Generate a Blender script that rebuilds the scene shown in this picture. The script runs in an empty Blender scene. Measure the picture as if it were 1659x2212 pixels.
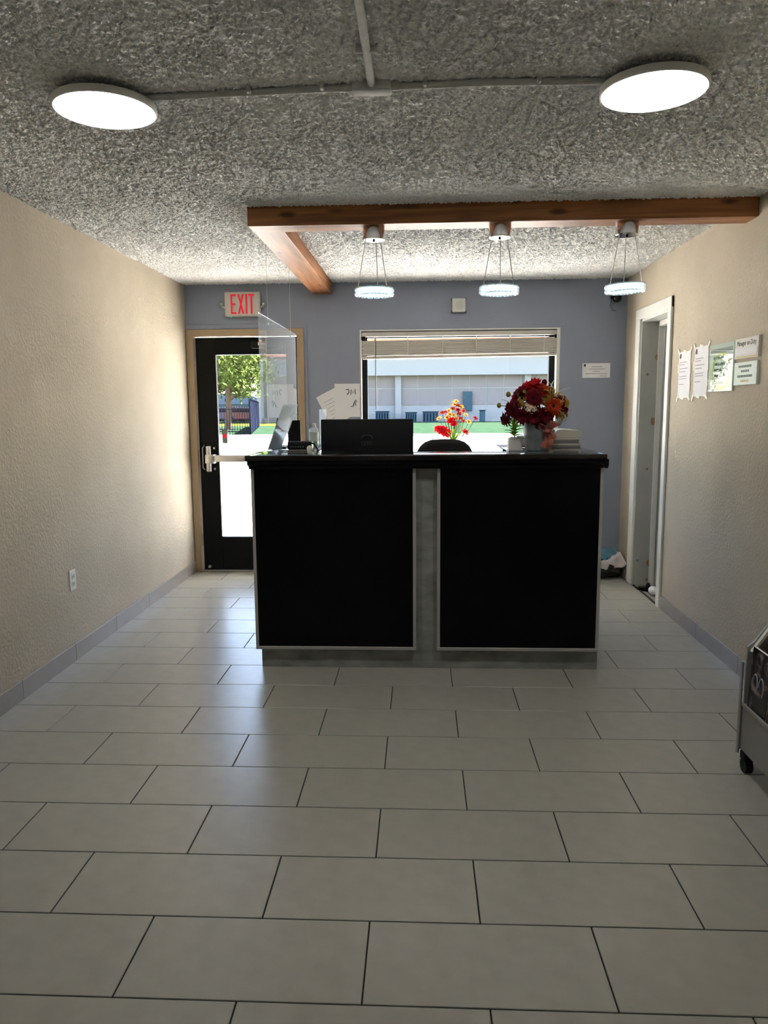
import bpy, bmesh, math, random
import numpy as np
from mathutils import Vector, Matrix
random.seed(7)
sc = bpy.context.scene
col = sc.collection
PI = math.pi

# ------------------------------------------------------------------ camera
CAM = Vector((0.0, 0.0, 1.4259))
PITCH, YAW, ROLL, FPX = 0.139122, -0.0486248, -0.00773089, 1617.1
W_, H_ = 1659.0, 2212.0
def cam_axes():
    cp, sp, cy, sy = math.cos(PITCH), math.sin(PITCH), math.cos(YAW), math.sin(YAW)
    F = Vector((sy*cp, cy*cp, -sp)); R = Vector((cy, -sy, 0)); U = R.cross(F)
    cr, sr = math.cos(ROLL), math.sin(ROLL)
    return F, cr*R + sr*U, -sr*R + cr*U
CF, CR, CU = cam_axes()
cd = bpy.data.cameras.new('camera'); camo = bpy.data.objects.new('camera', cd); col.objects.link(camo)
cd.sensor_fit = 'HORIZONTAL'; cd.sensor_width = 36.0; cd.lens = 36.0*FPX/W_
cd.clip_start = 0.05; cd.clip_end = 600
M = Matrix((CR, CU, -CF)).transposed().to_4x4(); M.translation = CAM
camo.matrix_world = M
sc.camera = camo
def ray(x, y): return CF + (x-W_/2)/FPX*CR - (y-H_/2)/FPX*CU
def on(x, y, ax, v):
    r = ray(x, y); return CAM + r*((v-CAM[ax])/r[ax])
def atY(x, y, v): return on(x, y, 1, v)
def atX(x, y, v): return on(x, y, 0, v)
def atZ(x, y, v=0.0): return on(x, y, 2, v)

# ------------------------------------------------------------------ world, sun, exposure
wd = bpy.data.worlds.new('world'); sc.world = wd; wd.use_nodes = True
wn = wd.node_tree.nodes; wl = wd.node_tree.links
sky = wn.new('ShaderNodeTexSky'); sky.sky_type = 'NISHITA'; sky.sun_disc = False
sky.sun_elevation = math.radians(58); sky.sun_rotation = math.radians(49)
sky.air_density = 1.0; sky.dust_density = 2.0
wl.new(sky.outputs[0], wn['Background'].inputs[0]); wn['Background'].inputs[1].default_value = 0.88
sl = bpy.data.lights.new('sun', 'SUN'); so = bpy.data.objects.new('sun', sl); col.objects.link(so)
sl.energy = 66.0; sl.angle = 0.009; sl.color = (1.0, 0.98, 0.95)
so.rotation_euler = Vector((0.40, 0.35, 0.85)).to_track_quat('Z', 'Y').to_euler()
so.location = (20, 20, 40)
sc.view_settings.view_transform = 'Standard'; sc.view_settings.look = 'None'
sc.view_settings.gamma = 1.0; sc.view_settings.use_curve_mapping = False
sc.view_settings.exposure = 0.92
LAMP = 18.5      # ceiling disc radiance
RING = 2.1       # pendant ring radiance

# ------------------------------------------------------------------ helpers
def lin(r, g, b):
    f = lambda c: (c/255/12.92 if c/255 <= 0.04045 else ((c/255+0.055)/1.055)**2.4)
    return (f(r), f(g), f(b), 1.0)
MATS = {}
def mat(name, c, rough=0.5, metal=0.0, spec=0.5, noise=0.0, nscale=8.0, bump=0.0, bscale=120.0, bdist=0.002, emit=None, es=0.0, coat=0.0, trans=0.0, stretch=None, detail=6.0):
    m = bpy.data.materials.new(name); m.use_nodes = True
    nt = m.node_tree; b = nt.nodes['Principled BSDF']
    b.inputs['Base Color'].default_value = c
    b.inputs['Roughness'].default_value = rough; b.inputs['Metallic'].default_value = metal
    b.inputs['Specular IOR Level'].default_value = spec
    if coat: b.inputs['Coat Weight'].default_value = coat; b.inputs['Coat Roughness'].default_value = 0.05
    if trans: b.inputs['Transmission Weight'].default_value = trans
    tc = nt.nodes.new('ShaderNodeTexCoord'); mp = nt.nodes.new('ShaderNodeMapping')
    nt.links.new(tc.outputs['Object'], mp.inputs[0])
    if stretch: mp.inputs['Scale'].default_value = stretch
    if noise:
        n = nt.nodes.new('ShaderNodeTexNoise'); n.inputs['Scale'].default_value = nscale; n.inputs['Detail'].default_value = detail
        nt.links.new(mp.outputs[0], n.inputs['Vector'])
        mr = nt.nodes.new('ShaderNodeMapRange'); mr.inputs[1].default_value = 0.3; mr.inputs[2].default_value = 0.7
        mr.inputs[3].default_value = 1-noise; mr.inputs[4].default_value = 1+noise
        nt.links.new(n.outputs[0], mr.inputs[0])
        mx = nt.nodes.new('ShaderNodeMix'); mx.data_type = 'RGBA'; mx.blend_type = 'MULTIPLY'; mx.inputs[0].default_value = 1
        mx.inputs[6].default_value = c; nt.links.new(mr.outputs[0], mx.inputs[7])
        nt.links.new(mx.outputs[2], b.inputs['Base Color'])
    if bump:
        n2 = nt.nodes.new('ShaderNodeTexNoise'); n2.inputs['Scale'].default_value = bscale; n2.inputs['Detail'].default_value = 3
        nt.links.new(mp.outputs[0], n2.inputs['Vector'])
        bp = nt.nodes.new('ShaderNodeBump'); bp.inputs['Strength'].default_value = bump; bp.inputs['Distance'].default_value = bdist
        nt.links.new(n2.outputs[0], bp.inputs['Height']); nt.links.new(bp.outputs[0], b.inputs['Normal'])
    if emit:
        b.inputs['Emission Color'].default_value = emit; b.inputs['Emission Strength'].default_value = es
    MATS[name] = m
    return m
def pane_mat(name, tint=(1, 1, 1, 1), haze=0.0, hazecol=(0.8, 0.85, 0.9, 1), f0=0.04, rough=0.0):
    m = bpy.data.materials.new(name); m.use_nodes = True
    nt = m.node_tree; nt.nodes.remove(nt.nodes['Principled BSDF']); out = nt.nodes['Material Output']
    tr = nt.nodes.new('ShaderNodeBsdfTransparent'); tr.inputs[0].default_value = tint
    gl = nt.nodes.new('ShaderNodeBsdfGlossy'); gl.inputs['Roughness'].default_value = rough
    lw = nt.nodes.new('ShaderNodeLayerWeight'); lw.inputs[0].default_value = 0.5      # thin pane: the same on both faces
    pw5 = nt.nodes.new('ShaderNodeMath'); pw5.operation = 'POWER'; pw5.inputs[1].default_value = 5.0; nt.links.new(lw.outputs['Facing'], pw5.inputs[0])
    fr = nt.nodes.new('ShaderNodeMath'); fr.operation = 'MULTIPLY_ADD'; fr.inputs[1].default_value = 1-f0; fr.inputs[2].default_value = f0
    nt.links.new(pw5.outputs[0], fr.inputs[0])
    mx = nt.nodes.new('ShaderNodeMixShader')
    nt.links.new(fr.outputs[0], mx.inputs[0]); nt.links.new(gl.outputs[0], mx.inputs[2])
    if haze:
        df = nt.nodes.new('ShaderNodeBsdfDiffuse'); df.inputs[0].default_value = hazecol
        tl = nt.nodes.new('ShaderNodeBsdfTranslucent'); tl.inputs[0].default_value = hazecol
        ad = nt.nodes.new('ShaderNodeMixShader'); nt.links.new(df.outputs[0], ad.inputs[1]); nt.links.new(tl.outputs[0], ad.inputs[2])
        m2 = nt.nodes.new('ShaderNodeMixShader'); m2.inputs[0].default_value = haze
        nt.links.new(tr.outputs[0], m2.inputs[1]); nt.links.new(ad.outputs[0], m2.inputs[2])
        nt.links.new(m2.outputs[0], mx.inputs[1])
    else:
        nt.links.new(tr.outputs[0], mx.inputs[1])
    nt.links.new(mx.outputs[0], out.inputs[0])
    MATS[name] = m
    return m

class MB:
    def __init__(s): s.v = []; s.f = []
    def add(s, vs, fs):
        o = len(s.v); s.v += [tuple(v) for v in vs]; s.f += [tuple(i+o for i in f) for f in fs]; return s
    def box(s, x0, x1, y0, y1, z0, z1, bev=0.0, seg=1, rot=None):
        if bev <= 0 and rot is None:
            vs = [(x, y, z) for z in (z0, z1) for y in (y0, y1) for x in (x0, x1)]
            return s.add(vs, [(0, 2, 3, 1), (4, 5, 7, 6), (0, 1, 5, 4), (2, 6, 7, 3), (0, 4, 6, 2), (1, 3, 7, 5)])
        bm = bmesh.new(); bmesh.ops.create_cube(bm, size=1)
        for v in bm.verts: v.co = Vector((v.co.x*(x1-x0), v.co.y*(y1-y0), v.co.z*(z1-z0)))
        if bev > 0: bmesh.ops.bevel(bm, geom=bm.edges[:]+bm.verts[:], offset=bev, segments=seg, profile=0.5, affect='EDGES')
        c = Vector(((x0+x1)/2, (y0+y1)/2, (z0+z1)/2))
        bm.verts.index_update()
        vs = [((rot @ v.co) if rot is not None else v.co)+c for v in bm.verts]
        fs = [tuple(v.index for v in f.verts) for f in bm.faces]; bm.free()
        return s.add(vs, fs)
    def prism(s, poly, a0, a1, axis='y'):
        n = len(poly)
        def P(u, v, w): return {'y': (u, w, v), 'x': (w, u, v), 'z': (u, v, w)}[axis]
        vs = [P(u, v, a0) for u, v in poly]+[P(u, v, a1) for u, v in poly]
        fs = [tuple(range(n))[::-1], tuple(range(n, 2*n))]+[(i, (i+1) % n, (i+1) % n+n, i+n) for i in range(n)]
        return s.add(vs, fs)
    def cyl(s, p0, p1, r0, r1=None, n=16, cap=True):
        p0 = Vector(p0); p1 = Vector(p1); r1 = r0 if r1 is None else r1
        d = (p1-p0).normalized(); a = d.orthogonal().normalized(); b = d.cross(a)
        vs = []
        for p, r in ((p0, r0), (p1, r1)):
            vs += [p+(a*math.cos(2*PI*i/n)+b*math.sin(2*PI*i/n))*r for i in range(n)]
        fs = [(i, (i+1) % n, n+(i+1) % n, n+i) for i in range(n)]
        if cap: fs += [tuple(range(n))[::-1], tuple(range(n, 2*n))]
        return s.add(vs, fs)
    def tube(s, pts, r, n=8):
        pts = [Vector(p) for p in pts]; rings = []
        d0 = (pts[1]-pts[0]).normalized(); a = d0.orthogonal().normalized()
        for i, p in enumerate(pts):
            d = (pts[min(i+1, len(pts)-1)]-pts[max(i-1, 0)]).normalized()
            a = (a-d*a.dot(d)).normalized(); b = d.cross(a)
            rr = r[i] if isinstance(r, (list, tuple)) else r
            rings.append([p+(a*math.cos(2*PI*k/n)+b*math.sin(2*PI*k/n))*rr for k in range(n)])
        vs = [v for q in rings for v in q]; fs = []
        for i in range(len(pts)-1):
            for k in range(n): fs.append((i*n+k, i*n+(k+1) % n, (i+1)*n+(k+1) % n, (i+1)*n+k))
        fs += [tuple(range(n))[::-1], tuple(range((len(pts)-1)*n, len(pts)*n))]
        return s.add(vs, fs)
    def lathe(s, prof, n=32, c=(0, 0, 0), closed=False):
        vs = []; m = len(prof)
        for k in range(n):
            a = 2*PI*k/n
            vs += [(c[0]+r*math.cos(a), c[1]+r*math.sin(a), c[2]+z) for r, z in prof]
        fs = []
        for k in range(n):
            k2 = (k+1) % n
            for i in range(m if closed else m-1):
                j = (i+1) % m
                fs.append((k*m+i, k2*m+i, k2*m+j, k*m+j))
        return s.add(vs, fs)
    def ball(s, c, r, nu=10, nv=7, sq=(1, 1, 1)):
        vs = [(c[0], c[1], c[2]-r*sq[2])]; 
        for j in range(1, nv):
            t = PI*j/nv
            vs += [(c[0]+r*sq[0]*math.sin(t)*math.cos(2*PI*i/nu), c[1]+r*sq[1]*math.sin(t)*math.sin(2*PI*i/nu), c[2]-r*sq[2]*math.cos(t)) for i in range(nu)]
        vs.append((c[0], c[1], c[2]+r*sq[2])); L = len(vs)-1
        fs = [(0, 1+(i+1) % nu, 1+i) for i in range(nu)]
        for j in range(nv-2):
            fs += [(1+j*nu+i, 1+j*nu+(i+1) % nu, 1+(j+1)*nu+(i+1) % nu, 1+(j+1)*nu+i) for i in range(nu)]
        fs += [(L, 1+(nv-2)*nu+i, 1+(nv-2)*nu+(i+1) % nu) for i in range(nu)]
        return s.add(vs, fs)
    def xform(s, M):
        s.v = [tuple(M @ Vector(v)) for v in s.v]; return s
    def mesh(s, name, m, smooth=35):
        me = bpy.data.meshes.new(name); me.from_pydata(s.v, [], s.f); me.update()
        bm = bmesh.new(); bm.from_mesh(me); bmesh.ops.recalc_face_normals(bm, faces=bm.faces[:]); bm.to_mesh(me); bm.free()
        if smooth:
            me.shade_smooth(); me.set_sharp_from_angle(angle=math.radians(smooth))
        me.materials.append(m)
        return me
    def build(s, name, m, parent=None, smooth=35, label=None, kind=None):
        if isinstance(m, str): m = MATS[m]
        o = bpy.data.objects.new(name, s.mesh(name, m, smooth)); col.objects.link(o)
        if parent is not None:
            o.parent = parent
        if label: o['label'] = label
        if kind: o['kind'] = kind
        return o
def thing(name, label, cat, loc=(0, 0, 0), rz=0.0, group=None):
    o = bpy.data.objects.new(name, None); col.objects.link(o); o.location = loc; o.rotation_euler = (0, 0, rz)
    o.empty_display_size = 0.05
    o['label'] = label; o['category'] = cat
    if group: o['group'] = group
    return o
def tag(o, label, cat, group=None):
    o['label'] = label; o['category'] = cat
    if group: o['group'] = group
    return o
def struct(o): o['kind'] = 'structure'; return o
def place(o, loc, rz=0.0): o.location = loc; o.rotation_euler = (0, 0, rz); return o
def copy_tree(o, parent=None):
    c = o.copy(); col.objects.link(c); c.parent = parent
    for ch in list(o.children): copy_tree(ch, c)
    return c
def text_mb(body, size, sx=1.0, depth=0.0006, align='CENTER'):
    """flat lettering in the XZ plane, facing -Y"""
    cu = bpy.data.curves.new('txt', 'FONT'); cu.body = body; cu.size = size; cu.align_x = align; cu.align_y = 'CENTER'
    cu.extrude = depth/2
    ob = bpy.data.objects.new('txt', cu); col.objects.link(ob)
    me = bpy.data.meshes.new_from_object(ob)
    mb = MB(); mb.add([(v.co.x*sx, -v.co.z, v.co.y) for v in me.vertices], [tuple(p.vertices) for p in me.polygons])
    bpy.data.objects.remove(ob); bpy.data.curves.remove(cu); bpy.data.meshes.remove(me)
    return mb

# ------------------------------------------------------------------ materials
mat('wall_tan', lin(188, 177, 158), 0.85, spec=0.2, noise=0.05, nscale=3, bump=0.8, bscale=60, bdist=0.006)
mat('wall_blue', lin(146, 153, 169), 0.8, spec=0.2, noise=0.03, nscale=3, bump=0.15, bscale=120, bdist=0.002)
mat('tile', lin(160, 159, 150), 0.30, spec=0.45, noise=0.06, nscale=14, bump=0.06, bscale=300, bdist=0.0006)
mat('base_tile', lin(152, 146, 140), 0.35, noise=0.05, nscale=10)
mat('grout', lin(62, 58, 53), 0.9, spec=0.1)
mat('white_paint', lin(222, 222, 216), 0.5, noise=0.03, nscale=5)
mat('grey_paint', lin(172, 174, 168), 0.6, noise=0.06, nscale=4)
mat('stain', lin(150, 122, 88), 0.8, noise=0.2, nscale=40)
mat('black_metal', lin(11, 11, 13), 0.45, spec=0.15, noise=0.1, nscale=5)
mat('frame_beige', lin(168, 147, 116), 0.5, noise=0.05, nscale=6)
mat('steel', lin(190, 188, 184), 0.3, metal=0.9)
mat('chrome', lin(215, 215, 218), 0.12, metal=1.0)
mat('satin', lin(150, 150, 148), 0.35, metal=0.7, noise=0.1, nscale=8)
mat('counter_black', lin(5, 6, 9), 0.3, spec=0.12)
mat('black_top', lin(10, 10, 12), 0.08, spec=0.6)
mat('marble', lin(138, 140, 134), 0.4, noise=0.32, nscale=7, stretch=(1, 1, 2.2))
mat('trim_silver', lin(172, 172, 168), 0.4, metal=0.25)
mat('black_plastic', lin(9, 10, 12), 0.5, spec=0.25)
mat('dark_fabric', lin(44, 42, 42), 0.9, spec=0.1, bump=0.3, bscale=400, bdist=0.001)
mat('white_plastic', lin(222, 220, 214), 0.45)
mat('cream_plastic', lin(200, 196, 186), 0.5)
mat('grey_plastic', lin(120, 120, 118), 0.5)
mat('paper', lin(236, 236, 238), 0.8, noise=0.02, nscale=5)
mat('tape', lin(240, 236, 222), 0.5)
mat('ink', lin(52, 52, 60), 0.8)
mat('ink_soft', lin(150, 150, 160), 0.8)
mat('ink_green', lin(92, 116, 108), 0.8)
mat('yellow_green', lin(196, 200, 84), 0.7)
mat('gold', lin(190, 175, 96), 0.6)
mat('mint', lin(206, 220, 210), 0.5)
mat('led_red', lin(225, 20, 50), 0.5, emit=lin(255, 20, 45), es=0.12)
mat('led_green', lin(60, 255, 170), 0.5, emit=lin(60, 255, 170), es=2.0)
mat('diffuser', (1, 1, 1, 1), 0.5, emit=(1.0, 0.99, 0.965, 1), es=LAMP)
mat('ring_led', (1, 1, 1, 1), 0.5, emit=(0.93, 0.98, 1.0, 1), es=RING)
pane_mat('glass')
pane_mat('plexi', tint=(0.93, 0.96, 0.98, 1), haze=0.24, hazecol=(0.85, 0.92, 1.0, 1))
pane_mat('clear', tint=(0.93, 0.97, 0.95, 1), haze=0.06)
pane_mat('thin_cover', tint=(0.96, 0.98, 0.97, 1), haze=0.04, f0=0.02)
pane_mat('crystal', tint=(0.72, 0.82, 0.85, 1), haze=0.15, hazecol=(0.95, 1, 1, 1), f0=0.35)

# popcorn ceiling
mat('conduit_paint', lin(206, 206, 202), 0.8, spec=0.2, noise=0.08, nscale=30)
m = mat('popcorn', lin(246, 246, 244), 0.95, spec=0.05)
nt = m.node_tree; b = nt.nodes['Principled BSDF']
tc = nt.nodes.new('ShaderNodeTexCoord')
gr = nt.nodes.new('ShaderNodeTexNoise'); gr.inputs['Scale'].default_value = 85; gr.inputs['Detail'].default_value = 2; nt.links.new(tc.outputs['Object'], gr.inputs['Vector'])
vo = nt.nodes.new('ShaderNodeTexVoronoi'); vo.inputs['Scale'].default_value = 105
no = nt.nodes.new('ShaderNodeTexNoise'); no.inputs['Scale'].default_value = 75; no.inputs['Detail'].default_value = 4
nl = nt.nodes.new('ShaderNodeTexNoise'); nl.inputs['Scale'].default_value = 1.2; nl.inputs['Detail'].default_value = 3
for n in (vo, no, nl): nt.links.new(tc.outputs['Object'], n.inputs['Vector'])
ma = nt.nodes.new('ShaderNodeMath'); ma.operation = 'SUBTRACT'
nt.links.new(no.outputs[0], ma.inputs[0]); nt.links.new(vo.outputs['Distance'], ma.inputs[1])
bp = nt.nodes.new('ShaderNodeBump'); bp.inputs['Strength'].default_value = 0.6; bp.inputs['Distance'].default_value = 0.006
nt.links.new(ma.outputs[0], bp.inputs['Height']); nt.links.new(bp.outputs[0], b.inputs['Normal'])
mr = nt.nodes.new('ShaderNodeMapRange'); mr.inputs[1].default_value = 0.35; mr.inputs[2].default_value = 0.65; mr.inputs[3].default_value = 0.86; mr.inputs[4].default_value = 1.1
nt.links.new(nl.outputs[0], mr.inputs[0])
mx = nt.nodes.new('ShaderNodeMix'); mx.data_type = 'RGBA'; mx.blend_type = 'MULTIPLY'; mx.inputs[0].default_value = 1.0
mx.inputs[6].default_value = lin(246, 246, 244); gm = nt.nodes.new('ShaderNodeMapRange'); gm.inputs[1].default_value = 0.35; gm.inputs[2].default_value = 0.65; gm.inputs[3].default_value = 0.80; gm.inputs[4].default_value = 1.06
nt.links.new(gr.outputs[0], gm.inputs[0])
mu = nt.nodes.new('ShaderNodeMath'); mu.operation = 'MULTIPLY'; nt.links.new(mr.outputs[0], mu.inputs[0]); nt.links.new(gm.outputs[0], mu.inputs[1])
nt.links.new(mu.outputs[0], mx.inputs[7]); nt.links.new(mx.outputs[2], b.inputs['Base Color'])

# wood with grain and knots; grain runs along the local axis given
def wood(name, stretch):
    m = bpy.data.materials.new(name); m.use_nodes = True; nt = m.node_tree; b = nt.nodes['Principled BSDF']
    b.inputs['Roughness'].default_value = 0.5; b.inputs['Specular IOR Level'].default_value = 0.3
    tc = nt.nodes.new('ShaderNodeTexCoord'); mp = nt.nodes.new('ShaderNodeMapping'); mp.inputs['Scale'].default_value = stretch
    nt.links.new(tc.outputs['Object'], mp.inputs[0])
    n1 = nt.nodes.new('ShaderNodeTexNoise'); n1.inputs['Scale'].default_value = 22; n1.inputs['Detail'].default_value = 7; n1.inputs['Distortion'].default_value = 1.2
    nt.links.new(mp.outputs[0], n1.inputs['Vector'])
    cr = nt.nodes.new('ShaderNodeValToRGB'); e = cr.color_ramp.elements
    e[0].position = 0.3; e[0].color = lin(112, 68, 36); e[1].position = 0.7; e[1].color = lin(172, 116, 68)
    nt.links.new(n1.outputs[0], cr.inputs[0])
    mp2 = nt.nodes.new('ShaderNodeMapping'); mp2.inputs['Scale'].default_value = (0.32, 0.3, 1.0) if stretch[0] < 0.5 else (0.9, 0.32, 0.3)
    nt.links.new(tc.outputs['Object'], mp2.inputs[0])
    vo = nt.nodes.new('ShaderNodeTexVoronoi'); vo.inputs['Scale'].default_value = 11
    nt.links.new(mp2.outputs[0], vo.inputs['Vector'])
    mr = nt.nodes.new('ShaderNodeMapRange'); mr.inputs[1].default_value = 0.08; mr.inputs[2].default_value = 0.22; mr.inputs[3].default_value = 0.25; mr.inputs[4].default_value = 1.0
    nt.links.new(vo.outputs['Distance'], mr.inputs[0])
    mx = nt.nodes.new('ShaderNodeMix'); mx.data_type = 'RGBA'; mx.blend_type = 'MULTIPLY'; mx.inputs[0].default_value = 1
    nt.links.new(cr.outputs[0], mx.inputs[6]); nt.links.new(mr.outputs[0], mx.inputs[7]); nt.links.new(mx.outputs[2], b.inputs['Base Color'])
    bp = nt.nodes.new('ShaderNodeBump'); bp.inputs['Strength'].default_value = 0.15; bp.inputs['Distance'].default_value = 0.002
    nt.links.new(n1.outputs[0], bp.inputs['Height']); nt.links.new(bp.outputs[0], b.inputs['Normal'])
    MATS[name] = m
wood('wood_x', (0.06, 1, 1)); wood('wood_y', (1, 0.06, 1))

# ------------------------------------------------------------------ room shell
XL, XR, YB, YF, ZC = -1.98, 1.70, 6.40, -1.60, 2.46
T = 0.15
# floor: grout bed with every tile a piece of its own
fl = struct(MB().box(XL-T, XR+T, YF-T, YB+T, -0.12, -0.006).build('floor', 'grout', smooth=0))
TL, TW, TY0, GAP = 0.613, 0.29756, 1.3196, 0.0042
OFF = (-0.4465, -0.755)
full = MB().box(GAP/2, TL-GAP/2, GAP/2, TW-GAP/2, -0.0058, 0.0, 0.0012).mesh('tile', MATS['tile'], 30)
r0 = math.floor((YF-TY0)/TW); r1 = math.ceil((YB-TY0)/TW)
for r in range(r0, r1):
    y0 = TY0+r*TW; o0 = OFF[r % 2]
    ya, yb = max(y0, YF), min(y0+TW, YB)
    if yb-ya < 0.02: continue
    k = math.floor((XL-o0)/TL)
    while o0+k*TL < XR:
        x0 = o0+k*TL; xa, xb = max(x0, XL), min(x0+TL, XR); k += 1
        if xb-xa < 0.012: continue
        if xb-xa > TL-1e-4 and yb-ya > TW-1e-4:
            o = bpy.data.objects.new('tile', full); col.objects.link(o); o.location = (x0, y0, 0); o.parent = fl
        else:
            o = MB().box(GAP/2, xb-xa-GAP/2, GAP/2, yb-ya-GAP/2, -0.0058, 0.0, 0.0012).build('tile', 'tile', fl, 30)
            o.location = (xa, ya, 0)
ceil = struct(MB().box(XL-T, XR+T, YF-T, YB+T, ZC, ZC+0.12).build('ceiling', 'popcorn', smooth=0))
def popcorn(x0, x1, y0, y1, step):
    # knobbly sprayed surface: every grid point hangs down by its own amount
    rng = np.random.default_rng(5); nx, ny = int((x1-x0)/step)+1, int((y1-y0)/step)+1
    gx, gy = np.meshgrid(np.linspace(x0, x1, nx), np.linspace(y0, y1, ny))
    jit = rng.uniform(-0.35, 0.35, (2, ny, nx))*step
    jit[:, 0, :] = 0; jit[:, -1, :] = 0; jit[:, :, 0] = 0; jit[:, :, -1] = 0
    z = rng.random((ny, nx))**1.8*0.0105
    co = np.stack([gx+jit[0], gy+jit[1], ZC-0.0006-z], -1).reshape(-1, 3).astype(np.float32)
    i = (np.arange(ny-1)[:, None]*nx+np.arange(nx-1)[None, :]).ravel()
    q = np.stack([i, i+nx, i+nx+1, i+1], -1).astype(np.int32).ravel()
    me = bpy.data.meshes.new('popcorn_texture'); nf = len(i)
    me.vertices.add(len(co)); me.vertices.foreach_set('co', co.ravel())
    me.loops.add(nf*4); me.loops.foreach_set('vertex_index', q)
    me.polygons.add(nf); me.polygons.foreach_set('loop_start', np.arange(0, nf*4, 4, dtype=np.int32))
    me.update(calc_edges=True); me.validate()
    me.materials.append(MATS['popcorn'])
    o = bpy.data.objects.new('popcorn_texture', me); col.objects.link(o); o.parent = ceil; o['kind'] = 'stuff'
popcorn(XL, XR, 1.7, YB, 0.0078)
struct(MB().box(XL-T, XL, YF-T, YB+T, 0, ZC).build('wall_left', 'wall_tan', smooth=0))
struct(MB().box(XL, XR, YF-T, YF, 0, ZC).build('wall_front', 'white_paint', smooth=0))
DY0, DY1, DZ = 5.315, 5.965, 2.075      # side doorway
wr = MB().box(XR, XR+T, YF-T, DY0, 0, ZC).box(XR, XR+T, DY1, YB+T, 0, ZC).box(XR, XR+T, DY0, DY1, DZ, ZC)
struct(wr.build('wall_right', 'wall_tan', smooth=0))
EX0, EX1, EZ = -1.945, -1.005, 2.05     # exit door opening
WX0, WX1, WZ0, WZ1 = -0.492, 1.160, 0.84, 2.055
wb = MB()
wb.box(XL, EX0, YB, YB+T, 0, ZC).box(EX0, EX1, YB, YB+T, EZ, ZC).box(EX1, WX0, YB, YB+T, 0, ZC)
wb.box(WX0, WX1, YB, YB+T, 0, WZ0).box(WX0, WX1, YB, YB+T, WZ1, ZC).box(WX1, XR, YB, YB+T, 0, ZC)
struct(wb.build('wall_back', 'wall_blue', smooth=0))
struct(MB().box(XL-2, XR+2, YB+T, YB+T+1.1, 2.6, 2.75).build('sun_blocker', 'white_paint', smooth=0))  # added slab out of view, keeps direct sun off the door and window
# the small room behind the side doorway
hall = MB().box(XR+T, 3.2, 4.6, 4.7, 0, ZC).box(XR+T, 3.2, 6.45, 6.55, 0, ZC).box(3.2, 3.3, 4.6, 6.55, 0, ZC)
struct(hall.build('wall_side_room', 'grey_paint', smooth=0))
struct(MB().box(XR+T, 3.3, 4.6, 6.55, -0.12, -0.004).box(XR+0.012, XR+T, DY0+0.012, DY1-0.02, -0.0055, -0.002).build('floor_side_room', 'base_tile', smooth=0))
struct(MB().box(XR+T, 3.3, 4.6, 6.55, ZC, ZC+0.12).build('ceiling_side_room', 'white_paint', smooth=0))

# baseboards: grey tile pieces
def baseboard(name, x, inward, joints, y0, y1, h=0.098):
    # bed of grout behind, proud tiles in front
    root = struct(MB().box(min(x, x+inward*0.004), max(x, x+inward*0.004), y0, y1, 0, h-0.004).build(name, 'grout', smooth=0))
    ys = [y0]+joints+[y1]
    for a, b_ in zip(ys[:-1], ys[1:]):
        xa, xb = x+inward*0.002, x+inward*0.011
        MB().box(min(xa, xb), max(xa, xb), a+0.0018, b_-0.0018, 0.0, h, 0.001).build('tile', 'base_tile', root, 30)
    return root
jl = [4.63-0.58*i for i in range(10, 0, -1)]
jl = [y for y in jl if y > YF+0.1]+[4.63, 5.22]
baseboard('baseboard_left', XL, 1, jl, YF, YB-0.02)
jr = [y for y in [4.535-0.613*i for i in range(10, -1, -1)] if y > YF+0.1]
baseboard('baseboard_right', XR, -1, jr, YF, DY0-0.075)

# side doorway: white casing, jamb boards
t2 = struct(MB().box(XR-0.018, XR, DY0-0.072, DY0, 0, DZ+0.075, 0.004).build('trim_1', 'white_paint', smooth=30))
MB().box(XR-0.018, XR, DY1, DY1+0.11, 0, DZ+0.075, 0.004).build('casing_board', 'white_paint', t2, 30)
MB().box(XR-0.019, XR, DY0-0.072, DY1+0.11, DZ, DZ+0.078, 0.004).build('casing_board', 'white_paint', t2, 30)
j = MB().box(XR-0.004, XR+T+0.01, DY1-0.02, DY1, 0, DZ).build('jamb_board', 'grey_paint', t2, 30)
MB().box(XR-0.004, XR+T+0.01, DY0, DY0+0.012, 0, DZ).build('jamb_board', 'white_paint', t2, 30)
MB().box(XR-0.004, XR+T+0.01, DY0, DY1, DZ-0.018, DZ).build('jamb_board', 'white_paint', t2, 30)
MB().box(XR+T-0.03, XR+T+0.01, DY1-0.034, DY1-0.02, 0, DZ-0.018, 0.002).build('door_stop', 'white_paint', t2, 30)
MB().box(XR+0.10, XR+T, DY0+0.02, DY1-0.10, DZ-0.06, DZ-0.02, 0.004).build('door_closer', 'white_plastic', t2, 30)
for z, hh, dx in ((1.79, 0.045, 0.118), (1.30, 0.06, 0.105), (0.18, 0.055, 0.118)):   # old hinge patches
    MB().lathe([(0, 0), (0.016, 0), (0.018, 0.001), (0.017, 0.0025), (0, 0.003)], 14).xform(
        Matrix.Translation((XR+dx, DY1-0.0195, z)) @ Matrix.Rotation(PI/2, 4, 'X') @ Matrix.Diagonal((1, hh/0.036, 1, 1))).build('patch', 'stain', t2)
for z, dx in ((0.93, 0.075), (1.66, 0.05), (0.2, 0.03), (0.045, 0.11)):
    MB().lathe([(0, 0), (0.009, 0), (0.010, 0.001), (0.004, 0.003), (0, 0.003)], 12).xform(
        Matrix.Translation((XR+dx, DY1-0.0195, z)) @ Matrix.Rotation(PI/2, 4, 'X')).build('patch', 'grey_plastic', t2)
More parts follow.
